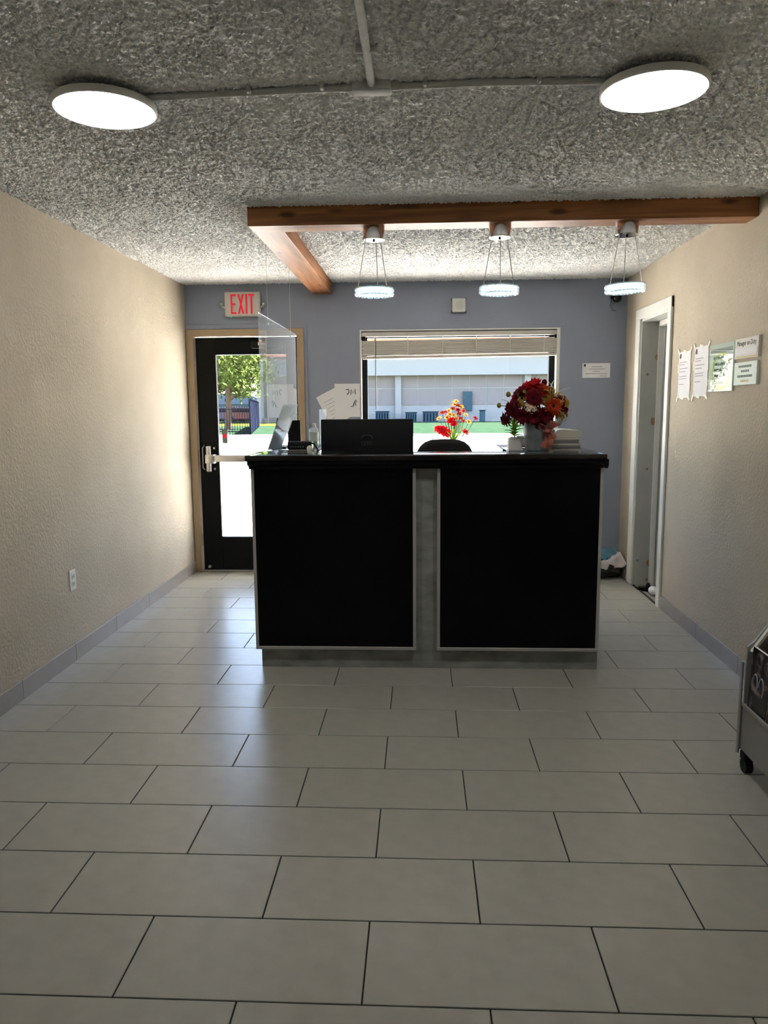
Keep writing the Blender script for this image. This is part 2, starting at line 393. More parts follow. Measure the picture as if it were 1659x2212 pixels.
# open door leaf inside the side room
d2 = struct(MB().box(XR+T+0.015, XR+T+0.66, DY1-0.075, DY1-0.037, 0.01, 2.04, 0.003).build('door_2', 'grey_paint', smooth=30))
lp = atY(1433, 1017, DY1-0.08)
MB().box(lp.x-0.008, lp.x+0.035, DY1-0.085, DY1-0.075, lp.z-0.035, lp.z+0.035, 0.002).build('latch', 'black_metal', d2)
MB().cyl((XR+T+0.60, DY1-0.075, 0.95), (XR+T+0.60, DY1-0.13, 0.95), 0.022, n=16).build('knob', 'steel', d2)
MB().box(XR-0.002, XR+0.012, DY0, DY1-0.02, -0.005, 0.004).build('threshold', 'grout', t2, 30)

# ------------------------------------------------------------------ exit door
tr = struct(MB().box(XL+0.004, EX0+0.03, YB-0.022, YB+0.10, 0, EZ+0.035, 0.003).build('trim_2', 'frame_beige', smooth=30))
MB().box(EX1-0.03, EX1+0.03, YB-0.022, YB+0.10, 0, EZ+0.035, 0.003).build('frame_post', 'frame_beige', tr, 30)
MB().box(XL+0.004, EX1+0.03, YB-0.0225, YB+0.10, EZ-0.02, EZ+0.0355, 0.003).build('frame_head', 'frame_beige', tr, 30)
t3 = struct(MB().box(EX1+0.03, EX1+0.058, YB-0.012, YB, 0, EZ+0.075, 0.003).build('trim_3', 'wall_blue', smooth=30))
MB().box(XL+0.002, EX1+0.058, YB-0.0125, YB, EZ+0.0365, EZ+0.0755, 0.003).build('casing_board', 'wall_blue', t3, 30)
LX0, LX1, LZ = EX0+0.034, EX1-0.034, EZ-0.028
GX0, GX1, GZ0, GZ1 = -1.742, -1.135, 0.305, 1.878
dr = thing('exit_door', 'dark door leaf', 'door', (LX0, YB+0.03, 0)); del dr['label']; del dr['category']
dr.name = 'door_1'; dr['kind'] = 'structure'
ox, oy = LX0, YB+0.03
def D(mb): return mb.xform(Matrix.Translation((-ox, -oy, 0)))
D(MB().box(LX0, GX0, YB+0.03, YB+0.075, 0.012, LZ, 0.004)).build('stile', 'black_metal', dr, 30)
D(MB().box(GX1, LX1, YB+0.03, YB+0.075, 0.012, LZ, 0.004)).build('stile', 'black_metal', dr, 30)
D(MB().box(GX0, GX1, YB+0.031, YB+0.074, 0.012, GZ0, 0.003)).build('rail', 'black_metal', dr, 30)
D(MB().box(GX0, GX1, YB+0.031, YB+0.074, GZ1, LZ, 0.003)).build('rail', 'black_metal', dr, 30)
D(MB().box(GX0-0.005, GX1+0.005, YB+0.05, YB+0.056, GZ0-0.005, GZ1+0.005)).build('pane', 'glass', dr, 0)
pb = D(MB().box(-1.78, LX1-0.06, YB-0.045, YB-0.012, 0.968, 1.028, 0.008, 2)).build('push_bar', 'steel', dr)
D(MB().box(-1.845, -1.765, YB-0.055, YB+0.03, 0.955, 1.035, 0.008, 2)).build('bar_bracket', 'steel', pb)
D(MB().box(-1.845, -1.805, YB-0.02, YB+0.03, 0.885, 1.105, 0.006, 2)).build('latch_case', 'steel', pb)
D(MB().box(LX1-0.10, LX1-0.02, YB-0.05, YB+0.03, 0.955, 1.035, 0.008, 2)).build('bar_bracket', 'steel', pb)
for dz in (0.905, 1.085):
    D(MB().cyl((-1.782, YB+0.03, dz), (-1.782, YB+0.02, dz), 0.009, n=12)).build('screw', 'steel', pb)
D(MB().tube([(-1.872, YB+0.03, 0.90), (-1.872, YB-0.02, 0.92), (-1.868, YB-0.03, 1.0), (-1.872, YB-0.02, 1.09), (-1.872, YB+0.03, 1.11)], 0.006)).build('pull_handle', 'steel', dr)
D(MB().box(-1.42, -1.16, YB-0.03, YB+0.03, 1.925, 1.985, 0.006)).build('door_closer', 'black_metal', dr, 30)
D(MB().box(-1.36, -1.30, YB-0.032, YB-0.03, 1.95, 1.972)).build('closer_glint', 'white_plastic', dr, 0)  # white plate standing in for a light reflection on the closer
st = D(MB().box(-1.712, -1.668, YB+0.044, YB+0.049, 1.125, 1.245)).build('sticker', 'grey_plastic', dr, 0)
D(MB().box(-1.708, -1.672, YB+0.042, YB+0.044, 1.175, 1.205)).build('sticker_stripe', 'led_red', st, 0)
D(MB().cyl((-1.86, YB+0.03, 0.04), (-1.86, YB+0.01, 0.04), 0.012, n=12)).build('bolt', 'steel', dr)
for z in (0.28, 1.02, 1.78):
    D(MB().cyl((LX0-0.004, YB+0.02, z-0.055), (LX0-0.004, YB+0.02, z+0.055), 0.008, n=12)).build('hinge', 'steel', dr)
MB().box(EX0, EX1, YB-0.01, YB+T, 0.0, 0.012, 0.003).build('threshold', 'satin', tr, 30)

# ------------------------------------------------------------------ window
wx = struct(MB().box(WX0, WX0+0.045, YB+0.075, YB+0.13, WZ0, WZ1, 0.003).build('window_1', 'black_metal', smooth=30))
MB().box(WX1-0.075, WX1-0.028, YB+0.075, YB+0.13, WZ0, WZ1, 0.003).build('window_frame', 'black_metal', wx, 30)
MB().box(WX0+0.045, WX1-0.075, YB+0.08, YB+0.125, WZ1-0.05, WZ1, 0.003).build('window_frame', 'black_metal', wx, 30)
MB().box(WX0+0.045, WX1-0.075, YB+0.08, YB+0.125, WZ0, WZ0+0.05, 0.003).build('window_frame', 'black_metal', wx, 30)
MB().box(WX0+0.04, WX1-0.07, YB+0.10, YB+0.106, WZ0+0.045, WZ1-0.045).build('pane', 'glass', wx, 0)
MB().box(WX1-0.028, WX1+0.0, YB-0.004, YB+0.13, WZ0, WZ1, 0.002).build('window_jamb', 'white_paint', wx, 30)
MB().box(WX0-0.012, WX0, YB-0.006, YB+0.075, WZ0, WZ1+0.01, 0.002).build('window_jamb', 'white_paint', wx, 30)
MB().box(WX0-0.012, WX1+0.0, YB-0.006, YB+0.13, WZ1, WZ1+0.012, 0.002).build('window_head', 'white_paint', wx, 30)
MB().box(WX0-0.03, WX1+0.03, YB-0.05, YB+0.13, WZ0-0.03, WZ0, 0.004).build('window_sill', 'white_paint', wx, 30)

# raised blind
bl = thing('window_blind', 'off-white horizontal slat blind drawn up across the top of the window', 'blind', (0.33, YB+0.03, 1.84))
def B_(mb): return mb.xform(Matrix.Translation((-0.33, -(YB+0.03), -1.84)))
B_(MB().box(WX0+0.006, WX1-0.006, YB+0.004, YB+0.05, 2.012, 2.05, 0.003)).build('headrail', 'cream_plastic', bl, 30)
tilt = Matrix.Rotation(-0.0095, 4, 'Y')
for i in range(9):
    z = 1.862+i*0.0138
    B_(MB().box(WX0+0.008+0.002*(i % 2), WX1-0.010, YB+0.0005+0.002*(i % 3), YB+0.052, z, z+0.0128, 0.003).xform(
        Matrix.Translation((0.33, 0, 1.84)) @ tilt @ Matrix.Translation((-0.33, 0, -1.84)))).build('slat', 'cream_plastic', bl, 30)
B_(MB().box(WX0+0.008, WX1-0.010, YB+0.0, YB+0.054, 1.834, 1.856, 0.003).xform(
    Matrix.Translation((0.33, 0, 1.84)) @ tilt @ Matrix.Translation((-0.33, 0, -1.84)))).build('bottom_rail', 'cream_plastic', bl, 30)
for x in (-0.38, -0.10, 0.19, 0.47, 0.75, 1.03):
    B_(MB().cyl((x, YB-0.001, 1.85), (x, YB-0.001, 2.015), 0.003, n=6)).build('ladder_cord', 'white_plastic', bl)
B_(MB().cyl((-0.372, YB-0.004, 1.405), (-0.372, YB-0.004, 2.0), 0.0045, n=8)).build('tilt_wand', 'grey_plastic', bl)
for x in (WX0+0.02, WX1-0.025):
    B_(MB().box(x-0.02, x+0.015, YB+0.0, YB+0.02, 1.985, 2.012)).build('bracket', 'black_plastic', bl)

# ------------------------------------------------------------------ beams
bm1 = MB().box(-1.29, 1.29, -0.075, 0.075, 0, 0.1, 0.004).build('ceiling_beam', 'wood_x')
BX0, BX1 = -0.893, XR
bm1 = tag(bm1, 'long honey-stained wooden beam on the ceiling carrying three pendant lamps', 'beam')
place(bm1, ((BX0+BX1)/2, 4.085, ZC-0.1)); bm1.scale = ((BX1-BX0)/2.58, 1, 1)
L2 = YB-4.16
bm2 = MB().box(-0.082, 0.082, -L2/2, L2/2, 0, 0.098, 0.004).build('ceiling_beam', 'wood_y')
tag(bm2, 'shorter honey-stained wooden beam running along the ceiling to the blue-grey wall', 'beam')
place(bm2, (-0.811, 4.16+L2/2, ZC-0.098))

# ------------------------------------------------------------------ pendant lamps
def crystals():
    mb = MB(); n = 30
    for rad, z0, z1 in ((0.100, -0.021, 0.021), (0.076, -0.019, 0.019)):
        for k in range(n):
            a = 2*PI*k/n; c, s = math.cos(a), math.sin(a); w = 0.0098*(rad/0.1)
            zs = ((z0, 0), (0, z1)) if k % 2 else ((z0, z0*0.33), (z0*0.33, z1))
            for (q0, q1) in zs:
                zm = (q0+q1)/2; d = 0.006
                P = lambda t, rr, z: (c*rr-s*t, s*rr+c*t, z)
                mb.add([P(-w, rad, q0), P(w, rad, q0), P(w, rad, q1), P(-w, rad, q1), P(0, rad+d, zm), P(0, rad-d, zm)],
                       [(0, 1, 4), (1, 2, 4), (2, 3, 4), (3, 0, 4), (1, 0, 5), (2, 1, 5), (3, 2, 5), (0, 3, 5)])
    return mb
CRY = crystals().mesh('crystal_band', MATS['crystal'], 0)
def pendant(px, label, tilt):
    zc = ZC-0.1
    p = thing('pendant_lamp', label, 'lamp', (px, 4.085, zc), group='crystal ring pendants under the beam')
    MB().lathe([(0, 0), (0.057, 0), (0.058, -0.002), (0.058, -0.062), (0.055, -0.066), (0, -0.066)], 40).build('canopy', 'chrome', p)
    MB().ball((0, 0, -0.068), 0.007, 10, 6).build('canopy_screw', 'black_plastic', p)
    rz = 2.030-zc
    Mt = Matrix.Translation((0, 0, rz)) @ Matrix.Rotation(tilt, 4, 'Y')
    MB().lathe([(0.084, -0.014), (0.092, -0.014), (0.092, 0.014), (0.084, 0.014)], 48, closed=True).xform(Mt).build('light_ring', 'ring_led', p)
    MB().lathe([(0.081, 0.015), (0.096, 0.015), (0.096, 0.019), (0.081, 0.019)], 48, closed=True).xform(Mt).build('ring_frame', 'chrome', p)
    o = bpy.data.objects.new('crystal_band', CRY); col.objects.link(o); o.parent = p; o.matrix_local = Mt; o['kind'] = 'stuff'
    for a in (200, 320, 80):
        a = math.radians(a); c, s = math.cos(a), math.sin(a)
        MB().cyl((0.045*c, 0.045*s, -0.065), Mt @ Vector((0.09*c, 0.09*s, 0.018)), 0.0021, n=6).build('wire', 'steel', p)
pendant(-0.241, 'crystal ring pendant under the wooden beam nearest the exit sign', 0.004)
pendant(0.416, 'crystal ring pendant under the beam between the two other pendants', 0.012)
pendant(1.069, 'crystal ring pendant under the wooden beam nearest the side doorway', -0.035)

# ------------------------------------------------------------------ ceiling disc lights
def disc(x, y, label):
    c = thing('ceiling_light', label, 'light', (x, y, ZC), group='flat round ceiling lights')
    MB().lathe([(0, 0), (0.10, 0), (0.10, -0.022), (0.150, -0.024), (0.166, -0.030), (0.168, -0.046), (0.166, -0.052), (0.161, -0.053), (0.159, -0.049), (0, -0.047)], 64).build('housing', 'white_paint', c)
    MB().lathe([(0, -0.048), (0.158, -0.048), (0.158, -0.0525), (0.150, -0.054), (0, -0.055)], 64).build('diffuser', 'diffuser', c)
disc(-1.045, 2.605, 'round glowing ceiling light on the tan wall side above the left conduit end')
disc(0.742, 2.575, 'round glowing ceiling light at the end of the conduit on the rack side')
for o in col.objects:
    if o.name == 'ceiling_light': o['label'] = 'round glowing ceiling light toward the plain wall with the outlet'
    if o.name == 'ceiling_light.001': o['label'] = 'round glowing ceiling light toward the wall with the paper notices'

sr = thing('side_fill_light', 'added round fill lamp out of view inside the side room', 'light', (2.45, 5.9, ZC))  # added lamp, out of view, brightens the gap seen through the side doorway
MB().lathe([(0, 0), (0.09, 0), (0.10, -0.02), (0.09, -0.025), (0, -0.025)], 32).build('base', 'white_paint', sr)
MB().lathe([(0.085, -0.025), (0.07, -0.05), (0.035, -0.065), (0, -0.068)], 32).build('globe', mat('globe', (1, 1, 1, 1), 0.5, emit=(1, 0.98, 0.95, 1), es=45.0), sr)

# surface conduit on the ceiling
cn = thing('ceiling_conduit', 'painted surface conduit in a T on the popcorn ceiling linking the round lights', 'conduit', (-0.153, 2.565, ZC))
MB().cyl((-0.004, YF-2.565, -0.016), (0, -0.02, -0.016), 0.0125, n=14).build('pipe', 'conduit_paint', cn)
MB().tube([(-0.75, 0.035, -0.016), (-0.5, 0.02, -0.016), (-0.08, 0.0, -0.016)], 0.011, 12).build('pipe', 'conduit_paint', cn)
MB().tube([(0.08, 0.0, -0.016), (0.4, -0.01, -0.016), (0.76, 0.005, -0.016)], 0.011, 12).build('pipe', 'conduit_paint', cn)
MB().box(-0.062, 0.062, -0.03, 0.03, -0.034, 0, 0.006, 2).build('junction_box', 'conduit_paint', cn)
for x in (-0.066, 0.066):
    MB().cyl((x-0.02, 0, -0.013), (x+0.02, 0, -0.013), 0.016, n=14).build('connector', 'conduit_paint', cn)
for x, y in ((-0.40, 0.012), (-0.16, 0.0), (0.17, -0.004), (0.53, -0.007)):
    MB().box(x-0.007, x+0.007, y-0.026, y+0.026, -0.025, 0, 0.003).build('strap', 'conduit_paint', cn)
MB().box(-0.034, 0.034, -0.265, -0.251, -0.026, 0, 0.003).build('strap', 'conduit_paint', cn)

# ------------------------------------------------------------------ exit sign and wall devices
ex = thing('exit_sign', 'cream exit sign with red lettering above the dark door', 'sign', (-1.478, YB, 2.285))
MB().box(-0.150, 0.150, -0.05, 0, -0.1, 0.1, 0.010, 2).build('housing', 'cream_plastic', ex)
MB().box(-0.138, 0.138, -0.053, -0.049, -0.088, 0.088, 0.003).build('face_plate', 'cream_plastic', ex)
def strokes(pl): 
    mb = MB()
    for p in pl: mb.prism(p, -0.056, -0.052, 'y')
    return mb
lw, h = 0.0145, 0.080
def R_(x0, x1, z0, z1): return [(x0, z0), (x1, z0), (x1, z1), (x0, z1)]
x = -0.096
strokes([R_(x, x+lw, -h, h), R_(x+lw, x+0.046, h-lw, h), R_(x+lw, x+0.040, -lw/2, lw/2), R_(x+lw, x+0.046, -h, -h+lw)]).build('letter_e', 'led_red', ex, 0)
x = -0.036; 
strokes([[(x, -h), (x+lw, -h), (x+0.052, h), (x+0.052-lw, h)], [(x+0.052-lw, -h), (x+0.052, -h), (x+lw, h), (x, h)]]).build('letter_x', 'led_red', ex, 0)
x = 0.030
strokes([R_(x, x+lw, -h, h)]).build('letter_i', 'led_red', ex, 0)
x = 0.055
strokes([R_(x, x+0.048, h-lw, h), R_(x+0.024-lw/2, x+0.024+lw/2, -h, h-lw)]).build('letter_t', 'led_red', ex, 0)
for sx in (-1, 1):
    hd = MB().lathe([(0, -0.028), (0.012, -0.026), (0.026, -0.004), (0.029, 0.008), (0.029, 0.016), (0, 0.014)], 20).xform(
        Matrix.Translation((sx*0.178, -0.045, -0.002)) @ Matrix.Rotation(PI/2-0.4, 4, 'X') @ Matrix.Rotation(sx*0.9, 4, 'Z')).build('lamp_head', 'clear', ex)
    MB().cyl((sx*0.148, -0.028, -0.03), (sx*0.175, -0.038, -0.012), 0.007, n=10).build('lamp_arm', 'cream_plastic', ex)
    MB().ball((sx*0.178, -0.045, -0.002), 0.013, 10, 7).build('bulb', 'chrome', hd)
MB().ball((-0.1, -0.035, -0.101), 0.004, 8, 6).build('indicator', 'led_green', ex)

al = thing('wall_sensor', 'small white square alarm sensor high on the blue-grey wall', 'sensor', (0.321, YB, 2.254))
MB().box(-0.055, 0.055, -0.035, 0, -0.055, 0.055, 0.008, 2).build('housing', 'white_plastic', al)
MB().lathe([(0, 0.010), (0.018, 0.008), (0.034, 0.002), (0.036, 0)], 24).xform(Matrix.Translation((0.004, -0.035, 0.0)) @ Matrix.Rotation(PI/2, 4, 'X')).build('lens', 'clear', al)
for a, b_ in ((-1, -1), (1, -1), (-1, 1), (1, 1)):
    MB().box(a*0.058-0.006, a*0.058+0.006, -0.025, 0, b_*0.05-0.008, b_*0.05+0.008, 0.002).build('corner_clip', 'grey_plastic', al)
dc = thing('security_camera', 'black dome security camera in the corner below the pendant', 'camera', (1.600, YB, 2.285))
MB().box(-0.04, 0.04, -0.05, 0, 0.0, 0.05, 0.006).build('mount', 'black_plastic', dc, 30)
MB().ball((0, -0.05, 0.0), 0.036, 14, 9, (1, 1, 0.85)).build('dome', 'black_top', dc)
MB().tube([(-0.03, -0.004, 0.0), (-0.04, -0.004, -0.05), (-0.02, -0.004, -0.085), (0.01, -0.004, -0.09)], 0.003).build('cable', 'grey_plastic', dc)

ce = thing('wall_notice', 'small framed white permit on the blue-grey wall beside the window', 'notice', (1.462, YB, 1.714))
MB().box(-0.114, 0.114, -0.006, 0, -0.06, 0.06, 0.001).build('card', 'paper', ce, 0)
MB().box(-0.103, -0.087, -0.0068, -0.006, 0.033, 0.052).build('emblem', 'ink', ce, 0)
for i, (a, b_, z) in enumerate(((-0.04, 0.05, 0.03), (-0.06, 0.07, 0.012), (-0.03, 0.03, -0.006), (-0.09, 0.09, -0.026), (0.03, 0.09, -0.045))):
    MB().box(a, b_, -0.0066, -0.006, z-0.0022, z+0.0022).build('print_line', 'ink_soft', ce, 0)

# loose papers taped to the back wall
p1 = thing('paper_sheet', 'upright white paper with handwritten marks taped beside the window', 'paper', (-0.615, YB, 1.485))
MB().box(-0.108, 0.108, -0.006, -0.004, -0.14, 0.14).build('sheet', 'paper', p1, 0)
def pen(pts, r=0.0032): return MB().tube([(x, -0.0075, z) for x, z in pts], r, 6)
pen([(-0.012, 0.088), (0.010, 0.094), (0.016, 0.075), (0.004, 0.048), (-0.002, 0.058)]).build('pen_mark', 'ink', p1)
pen([(0.030, 0.048), (0.034, 0.092), (0.050, 0.062), (0.068, 0.096), (0.070, 0.050)]).build('pen_mark', 'ink', p1)
pen([(0.030, -0.052), (0.048, -0.048), (0.062, -0.010), (0.074, 0.004), (0.080, -0.012), (0.066, -0.018), (0.072, -0.045)]).build('pen_mark', 'ink', p1)
p2 = thing('paper_sheet', 'tilted white paper taped half under the upright sheet', 'paper', (-0.722, YB, 1.435))
p2.rotation_euler = (0, -0.47, 0)
p2.rotation_euler = (0, 0.47*-1, 0)
MB().box(-0.108, 0.108, -0.0035, -0.0015, -0.14, 0.14).build('sheet', 'paper', p2, 0)
for i in range(6):
    MB().box(-0.07, 0.02+0.01*(i % 3), -0.0042, -0.0035, 0.07-0.03*i-0.0015, 0.07-0.03*i+0.0015).build('print_line', 'ink_soft', p2, 0)

# wall outlet on the left wall
ol = thing('wall_outlet', 'white double wall outlet low on the plain tan wall', 'outlet', (XL, 4.078, 0.465))
MB().box(0, 0.007, -0.036, 0.036, -0.058, 0.058, 0.002).build('cover_plate', 'white_plastic', ol, 30)
for z in (-0.021, 0.021):
    s_ = MB().box(0.007, 0.009, -0.017, 0.017, z-0.015, z+0.015, 0.001).build('socket', 'cream_plastic', ol, 30)
    MB().box(0.009, 0.0094, -0.008, -0.005, z-0.006, z+0.006).box(0.009, 0.0094, 0.005, 0.008, z-0.006, z+0.006).build('slot', 'ink', s_, 0)

# ------------------------------------------------------------------ notices on the right wall
def wall_sheet(name, label, cat, y0, y1, z0, z1, th, m, group=None):
    t = thing(name, label, cat, (XR, (y0+y1)/2, (z0+z1)/2), -PI/2, group)   # local x = -world y : text reads from the room
    w, hh = abs(y1-y0)/2, abs(z1-z0)/2
    MB().box(-w, w, -th, 0, -hh, hh, min(0.001, th*0.3)).build('sheet', m, t, 0)
    return t, w, hh
def put(mb, x, y, z): return mb.xform(Matrix.Translation((x, y, z)))
a, w, hh = wall_sheet('notice_paper', 'long narrow white printed paper taped next to the door casing', 'notice', 4.87, 5.085, 1.47, 1.765, 0.003, 'paper')
a2, w2, hh2 = wall_sheet('notice_paper', 'long white printed paper taped between the narrow paper and the framed poster', 'notice', 4.58, 4.805, 1.475, 1.775, 0.003, 'paper')
for tt, w_0, h_0 in ((a, w, hh), (a2, w2, hh2)):
    for z, l in ((0.08, 0.7), (0.065, 0.5), (0.04, 0.8), (0.02, 0.6), (-0.01, 0.75), (-0.025, 0.75), (-0.06, 0.5)):
        MB().box(-w_0*0.8, -w_0*0.8+w_0*1.6*l, -0.0036, -0.003, z-0.002, z+0.002).build('print_line', 'ink_soft', tt, 0)
    MB().box(-w_0*0.85, -w_0*0.6, -0.0036, -0.003, h_0*0.72, h_0*0.92).build('emblem', 'ink', tt, 0)
    for x, z, an in ((-w_0, h_0, 0.9), (w_0, h_0, -0.8), (-w_0, -h_0, -1.0), (w_0*0.9, -h_0, 0.5), (0, h_0, 0.2), (-w_0*0.2, -h_0, 0.1), (w_0, 0.03, 1.5), (w_0, -0.07, 1.6), (-w_0, 0.04, 1.55)):
        MB().box(-0.028, 0.028, -0.0045, -0.0035, -0.009, 0.009).xform(Matrix.Translation((x, 0, z)) @ Matrix.Rotation(an, 4, 'Y')).build('tape', 'tape', tt, 0)
c, w, hh = wall_sheet('framed_poster', 'glossy pale notice with a yellow-green ring in an acrylic frame', 'poster', 4.195, 4.535, 1.50, 1.765, 0.012, 'mint')
MB().lathe([(0.088, 0), (0.105, 0), (0.105, 0.0006), (0.088, 0.0006)], 40, closed=True).xform(Matrix.Translation((0.01, -0.012, -0.02)) @ Matrix.Rotation(PI/2, 4, 'X') @ Matrix.Diagonal((1.25, 1, 1, 1))).build('printed_ring', 'yellow_green', c)
MB().box(-w*0.9, w*0.9, -0.0132, -0.012, hh*0.62, hh*0.80).build('heading_strip', 'grey_plastic', c, 0)
for z, l in ((0.055, 0.62), (0.02, 0.5), (-0.012, 0.55), (-0.045, 0.5), (-0.085, 0.45)):
    for k in range(int(l*14)):
        x0 = -l*w+k*0.021
        if x0 > l*w: break
        MB().box(x0, x0+0.015, -0.0133, -0.0122, z-0.007, z+0.007).build('print_word', 'ink_green', c, 0)
MB().box(-w, w, -0.0155, -0.0142, -hh, hh).build('acrylic_cover', 'thin_cover', c, 0)
d, w, hh = wall_sheet('wall_sign', 'pale sign reading Manager on Duty with a blank name strip', 'sign', 3.895, 4.178, 1.663, 1.768, 0.014, 'cream_plastic')
put(text_mb('Manager on Duty', 0.037, 0.88), 0.0, -0.0143, 0.026).build('lettering', 'ink', d, 0)
MB().box(-w*0.92, w*0.92, -0.0162, -0.014, -0.034, 0.0).build('name_strip', 'paper', d, 0)
MB().box(-w*0.95, w*0.95, -0.0148, -0.014, -0.049, -0.041).build('gold_band', 'gold', d, 0)
e, w, hh = wall_sheet('wall_sign', 'pale mint sign with small lines of print under the manager sign', 'sign', 3.9, 4.172, 1.527, 1.645, 0.014, 'mint')
for z, l in ((0.036, 0.6), (0.012, 0.35), (-0.014, 0.65), (-0.038, 0.35)):
    k = 0
    while -l*w+k*0.02 < l*w-0.008:
        x0 = -l*w+k*0.02; k += 1
        MB().box(x0, x0+0.014, -0.0146, -0.014, z-0.006, z+0.006).build('print_word', 'ink_green' if z > -0.03 else 'gold', e, 0)

# ------------------------------------------------------------------ reception counter (U shape)
CX0, CX1, CY = -0.900, 0.955, 3.930
ct = thing('reception_counter', 'black panelled reception counter with grey marbled base and centre strip', 'counter', (0.027, 3.975, 0))
def C_(mb): return mb.xform(Matrix.Translation((-0.027, -3.975, 0)))
C_(MB().box(CX0+0.022, CX1+0.006, 3.975, 4.10, 0.0, 1.135)).build('body', 'marble', ct, 0)
C_(MB().box(CX0+0.022, -0.62, 4.10, 5.02, 0.0, 1.135)).build('wing', 'marble', ct, 0)
C_(MB().box(0.50, CX1+0.006, 4.10, 4.90, 0.0, 1.135)).build('wing', 'marble', ct, 0)
def panel(x0, x1):
    z0, z1, yb, yf = 0.116, 1.135, 3.9749, 3.930
    p = C_(MB().box(x0+0.016, x1-0.016, yf+0.002, yb, z0+0.016, z1)).build('panel', 'counter_black', ct, 0)
    for q in (MB().box(x0, x0+0.017, yf, yb, z0, z1, 0.002), MB().box(x1-0.017, x1, yf, yb, z0, z1, 0.002), MB().box(x0, x1, yf-0.001, yb, z0-0.001, z0+0.017, 0.002)):
        C_(q).build('edge_trim', 'trim_silver', p, 30)
panel(CX0, -0.022); panel(0.090, CX1)
# moulded edge and black top: front ledge plus two wings
def led(x0, x1, y0, y1, name):
    C_(MB().box(x0, x1, y0, y1, 1.152, 1.180, 0.004, 2)).build(name, 'black_top', ct)
led(-0.915, 0.955, 3.868, 4.165, 'ledge_top'); led(-0.915, -0.60, 4.166, 5.04, 'wing_top'); led(0.49, 0.955, 4.166, 4.92, 'wing_top')
prof = [(3.876, 1.152), (3.874, 1.140), (3.884, 1.128), (3.905, 1.122), (3.914, 1.108), (3.929, 1.104), (3.975, 1.104), (3.975, 1.152)]
C_(MB().prism(prof, -0.905, 0.948, 'x')).build('moulding', 'counter_black', ct)
for sgn, xs in ((-1, -0.878), (1, 0.961)):
    pr = [(xs, 1.104), (xs+sgn*0.008, 1.108), (xs+sgn*0.014, 1.122), (xs+sgn*0.022, 1.135), (xs+sgn*0.024, 1.152), (xs, 1.152)]
    if sgn > 0: pr = [(min(u, 0.9605+0.012), v) for u, v in pr]
    C_(MB().prism(pr, 3.905, 4.9, 'y')).build('moulding', 'counter_black', ct)
C_(MB().box(-0.62, 0.50, 4.10, 4.80, 0.715, 0.745, 0.003)).build('desk_top', 'black_top', ct)

gl = C_(MB().box(-0.912, -0.425, 3.872, 4.16, 1.1805, 1.1865, 0.001)).build('glass_sheet', 'clear', None, 0)
gl.location = (0.027, 3.975, 0); tag(gl, 'clear glass sheet lying on the counter end by the exit door', 'glass sheet')
gl2 = C_(MB().box(0.565, 0.935, 3.878, 4.90, 1.1805, 1.1865, 0.001)).build('glass_sheet', 'clear', None, 0)
gl2.location = (0.027, 3.975, 0); tag(gl2, 'clear glass sheet on the counter under the flower bucket and printer', 'glass sheet')
ZT = 1.1868

# monitor seen from behind
mo = thing('computer_monitor', 'black computer monitor seen from behind at the counter', 'monitor', (-0.313, 4.45, 0.745))
MB().box(-0.274, 0.274, -0.016, 0.012, 0.30, 0.612, 0.006, 2).build('housing', 'black_plastic', mo)
MB().box(-0.17, 0.17, -0.034, -0.014, 0.305, 0.415, 0.012, 2).build('rear_bulge', 'black_plastic', mo)
MB().box(-0.266, 0.266, 0.0115, 0.0125, 0.312, 0.604).build('screen', 'black_top', mo, 0)
MB().box(-0.035, 0.035, -0.034, -0.012, 0.012, 0.40, 0.006).build('neck', 'black_plastic', mo, 30)
MB().box(-0.12, 0.12, -0.10, 0.10, 0.0, 0.014, 0.005).build('foot', 'black_plastic', mo, 30)
arc = [(0.046*math.cos(math.radians(t))*0.8, -0.0165, 0.488+0.030*math.sin(math.radians(t))) for t in range(20, 165, 12)]
lg = MB().tube(arc, 0.0042, 6)
for x0, x1 in ((-0.034, -0.026), (-0.022, -0.014), (-0.006, -0.012), (0.004, 0.004), (0.014, 0.014), (0.022, 0.030)):
    lg.tube([(x0, -0.0165, 0.484), (x1, -0.0165, 0.456)], 0.003, 6)
lg.build('rear_emblem', mat('emblem_grey', lin(52, 54, 58), 0.5), mo)

# sanitizer bottle
bo = thing('pump_bottle', 'clear plastic bottle with green label on the counter wing', 'bottle', (-0.690, 4.87, 1.1805))
MB().lathe([(0, 0), (0.028, 0), (0.030, 0.004), (0.030, 0.095), (0.027, 0.108), (0.014, 0.118), (0.012, 0.121), (0, 0.121)], 24).build('body', 'clear', bo)
MB().lathe([(0.0304, 0.030), (0.0308, 0.030), (0.0308, 0.088), (0.0304, 0.088)], 24, closed=True).build('label_band', 'mint', bo)
MB().lathe([(0, 0.004), (0.026, 0.004), (0.026, 0.088), (0, 0.088)], 20).build('gel', mat('gel', lin(150, 175, 120), 0.3), bo)
MB().lathe([(0, 0.119), (0.014, 0.119), (0.014, 0.143), (0.010, 0.145), (0, 0.145)], 18).build('cap', 'white_plastic', bo)
